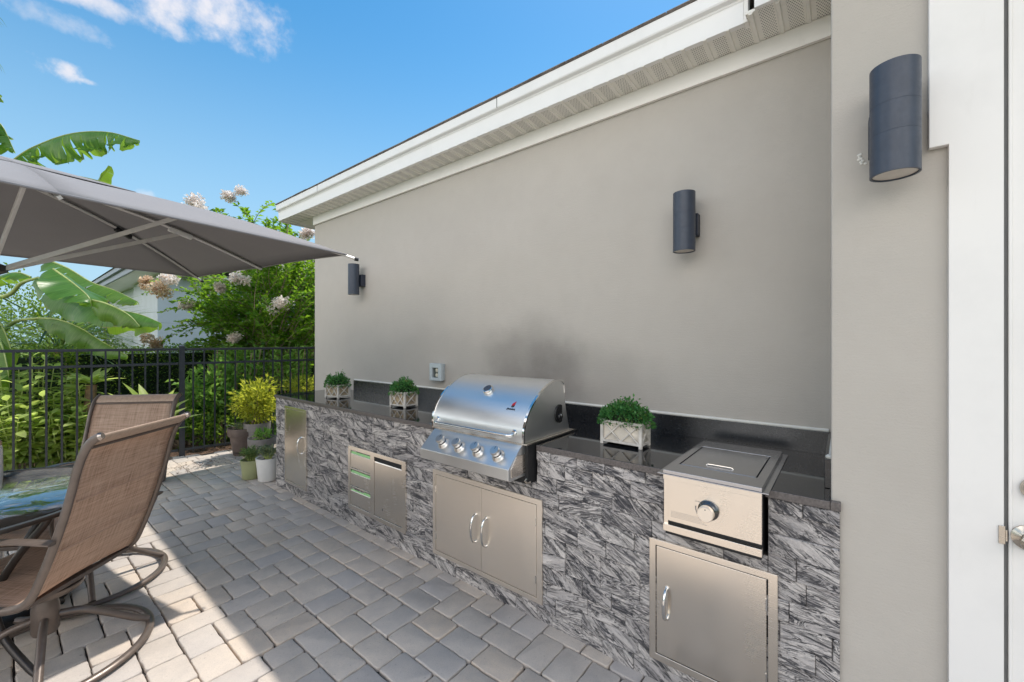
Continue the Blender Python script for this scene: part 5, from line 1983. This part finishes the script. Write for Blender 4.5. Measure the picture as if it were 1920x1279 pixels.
# strappy clump and a short leaning palm stump
c = at(112, 655, 6.1)
t = thing('strappy_plant', (c[0], c[1], GZ), 'fountain of long narrow drooping blades under the banana leaf', 'plant')
P_, D_, Z_ = [], [], []
for k in range(150):
    a = RNG.uniform(0, 2 * pi); el = RNG.uniform(.5, 1.4)
    P_.append(c + np.array([.12 * cos(a), .12 * sin(a), RNG.uniform(-.1, .25)])); D_.append((cos(a) * cos(el), sin(a) * cos(el), sin(el))); Z_.append(RNG.uniform(.55, .95))
leaves('foliage', M['strap'], P_, D_, Z_, .035, t, .2, segs=6, droop=1.15, fold=.3)
MB().tube([(c[0], c[1], GZ), c], [.09, .07], 10).build('trunk', M['palmbark'], t)
b, e = ground_at(158, 4.93), at(172, 722, 5.02)
t = thing('palm_stump', tuple(b), 'short leaning ringed brown trunk behind the fence left of the far chair', 'trunk')
prof = []
pts = [b + (e - b) * q for q in np.linspace(0, 1, 40)]
MB().tube(pts, [.062 * (1.12 - .35 * q) * (1.10 if int(q * 40) % 4 == 0 else 1.0) for q in np.linspace(0, 1, 40)], 14).build('trunk', M['palmbark'], t, smooth=50)
P_, D_, Z_ = [], [], []
for k in range(26):
    a = 2.4 * k
    P_.append(e); D_.append((cos(a), sin(a), .6 + .5 * (k % 3))); Z_.append(RNG.uniform(.18, .30))
leaves('foliage', M['broad'], P_, D_, Z_, .30, t, .2, segs=4, droop=.4)

# thin upright canes between hedge and fence
for k, (px, d) in enumerate(((417, 6.3), (466, 6.6), (556, 6.8))):
    b = ground_at(px, d)
    t = thing('garden_cane_plant', tuple(b), ['slender tan stems with sparse leaves behind the fence, left of the pots', 'slender stems above the lime bush', 'slender stems close to the house corner'][k], 'plant', 'slender-stemmed plants behind the fence')
    m = MB(); P_, D_, Z_ = [], [], []
    for s_ in range(4):
        e = b + np.array([random.uniform(-.22, .22), random.uniform(-.15, .15), random.uniform(1.1, 1.45)])
        m.tube(catmull([b + np.array([random.uniform(-.06, .06), 0, 0]), (b + e) / 2 + RNG.normal(size=3) * .04, e], 4), list(np.linspace(.013, .006, 9)), 6)
        for i in range(34):
            q = .35 + .65 * RNG.random()
            P_.append(b + (e - b) * q); D_.append(unit(RNG.normal(size=3) + np.array([0, 0, .2]))); Z_.append(RNG.uniform(.07, .13))
    m.build('stem', M['bark'], t)
    leaves('foliage', M['mid'], P_, D_, Z_, .42, t, .5, droop=.2)

# low ground cover over the mulch, too many plants to count
n = 2600
sx, so = RNG.uniform(-5, 3, n), RNG.uniform(.35, 3.0, n) ** 1.0
P_ = np.array([fpt(a, b, GZ) for a, b in zip(sx, so)])
keep = (np.sin(P_[:, 0] * 3.1) + np.cos(P_[:, 1] * 2.7) + RNG.normal(size=n) * .4) > .15
P_ = P_[keep]
gc = leaves('ground_cover', M['shrub'], P_, unit(RNG.normal(size=P_.shape) * .6 + np.array([0, 0, .8])), RNG.uniform(.05, .14, len(P_)), .35, None, .6, droop=.2)
tag(gc, kind='stuff')
n = 5200
P_ = np.stack([RNG.uniform(-5, 4, n), RNG.uniform(0, 1, n) * 4, np.full(n, GZ + .004)], 1)
P_[:, 1] = 6.62 - .14 * (P_[:, 0] - 1.456) + P_[:, 1] * .9 + .02
ch_ = leaves('bark_chips', M['chip'] if 'chip' in M else M['mulch'], P_, unit(RNG.normal(size=P_.shape) * np.array([1, 1, .25])), RNG.uniform(.02, .06, n), .45, None, .5)
tag(ch_, kind='stuff')
# fallen leaf litter and crumbs of soil on the sunny pavers by the pots
n = 260
P_ = np.stack([RNG.normal(1.45, .26, n), RNG.normal(5.86, .13, n), np.full(n, .004)], 1)
lt = leaves('leaf_litter', M['mulch'], P_, unit(RNG.normal(size=P_.shape) * np.array([1, 1, .15])), RNG.uniform(.010, .028, n), .5, None, .3)
tag(lt, kind='stuff')
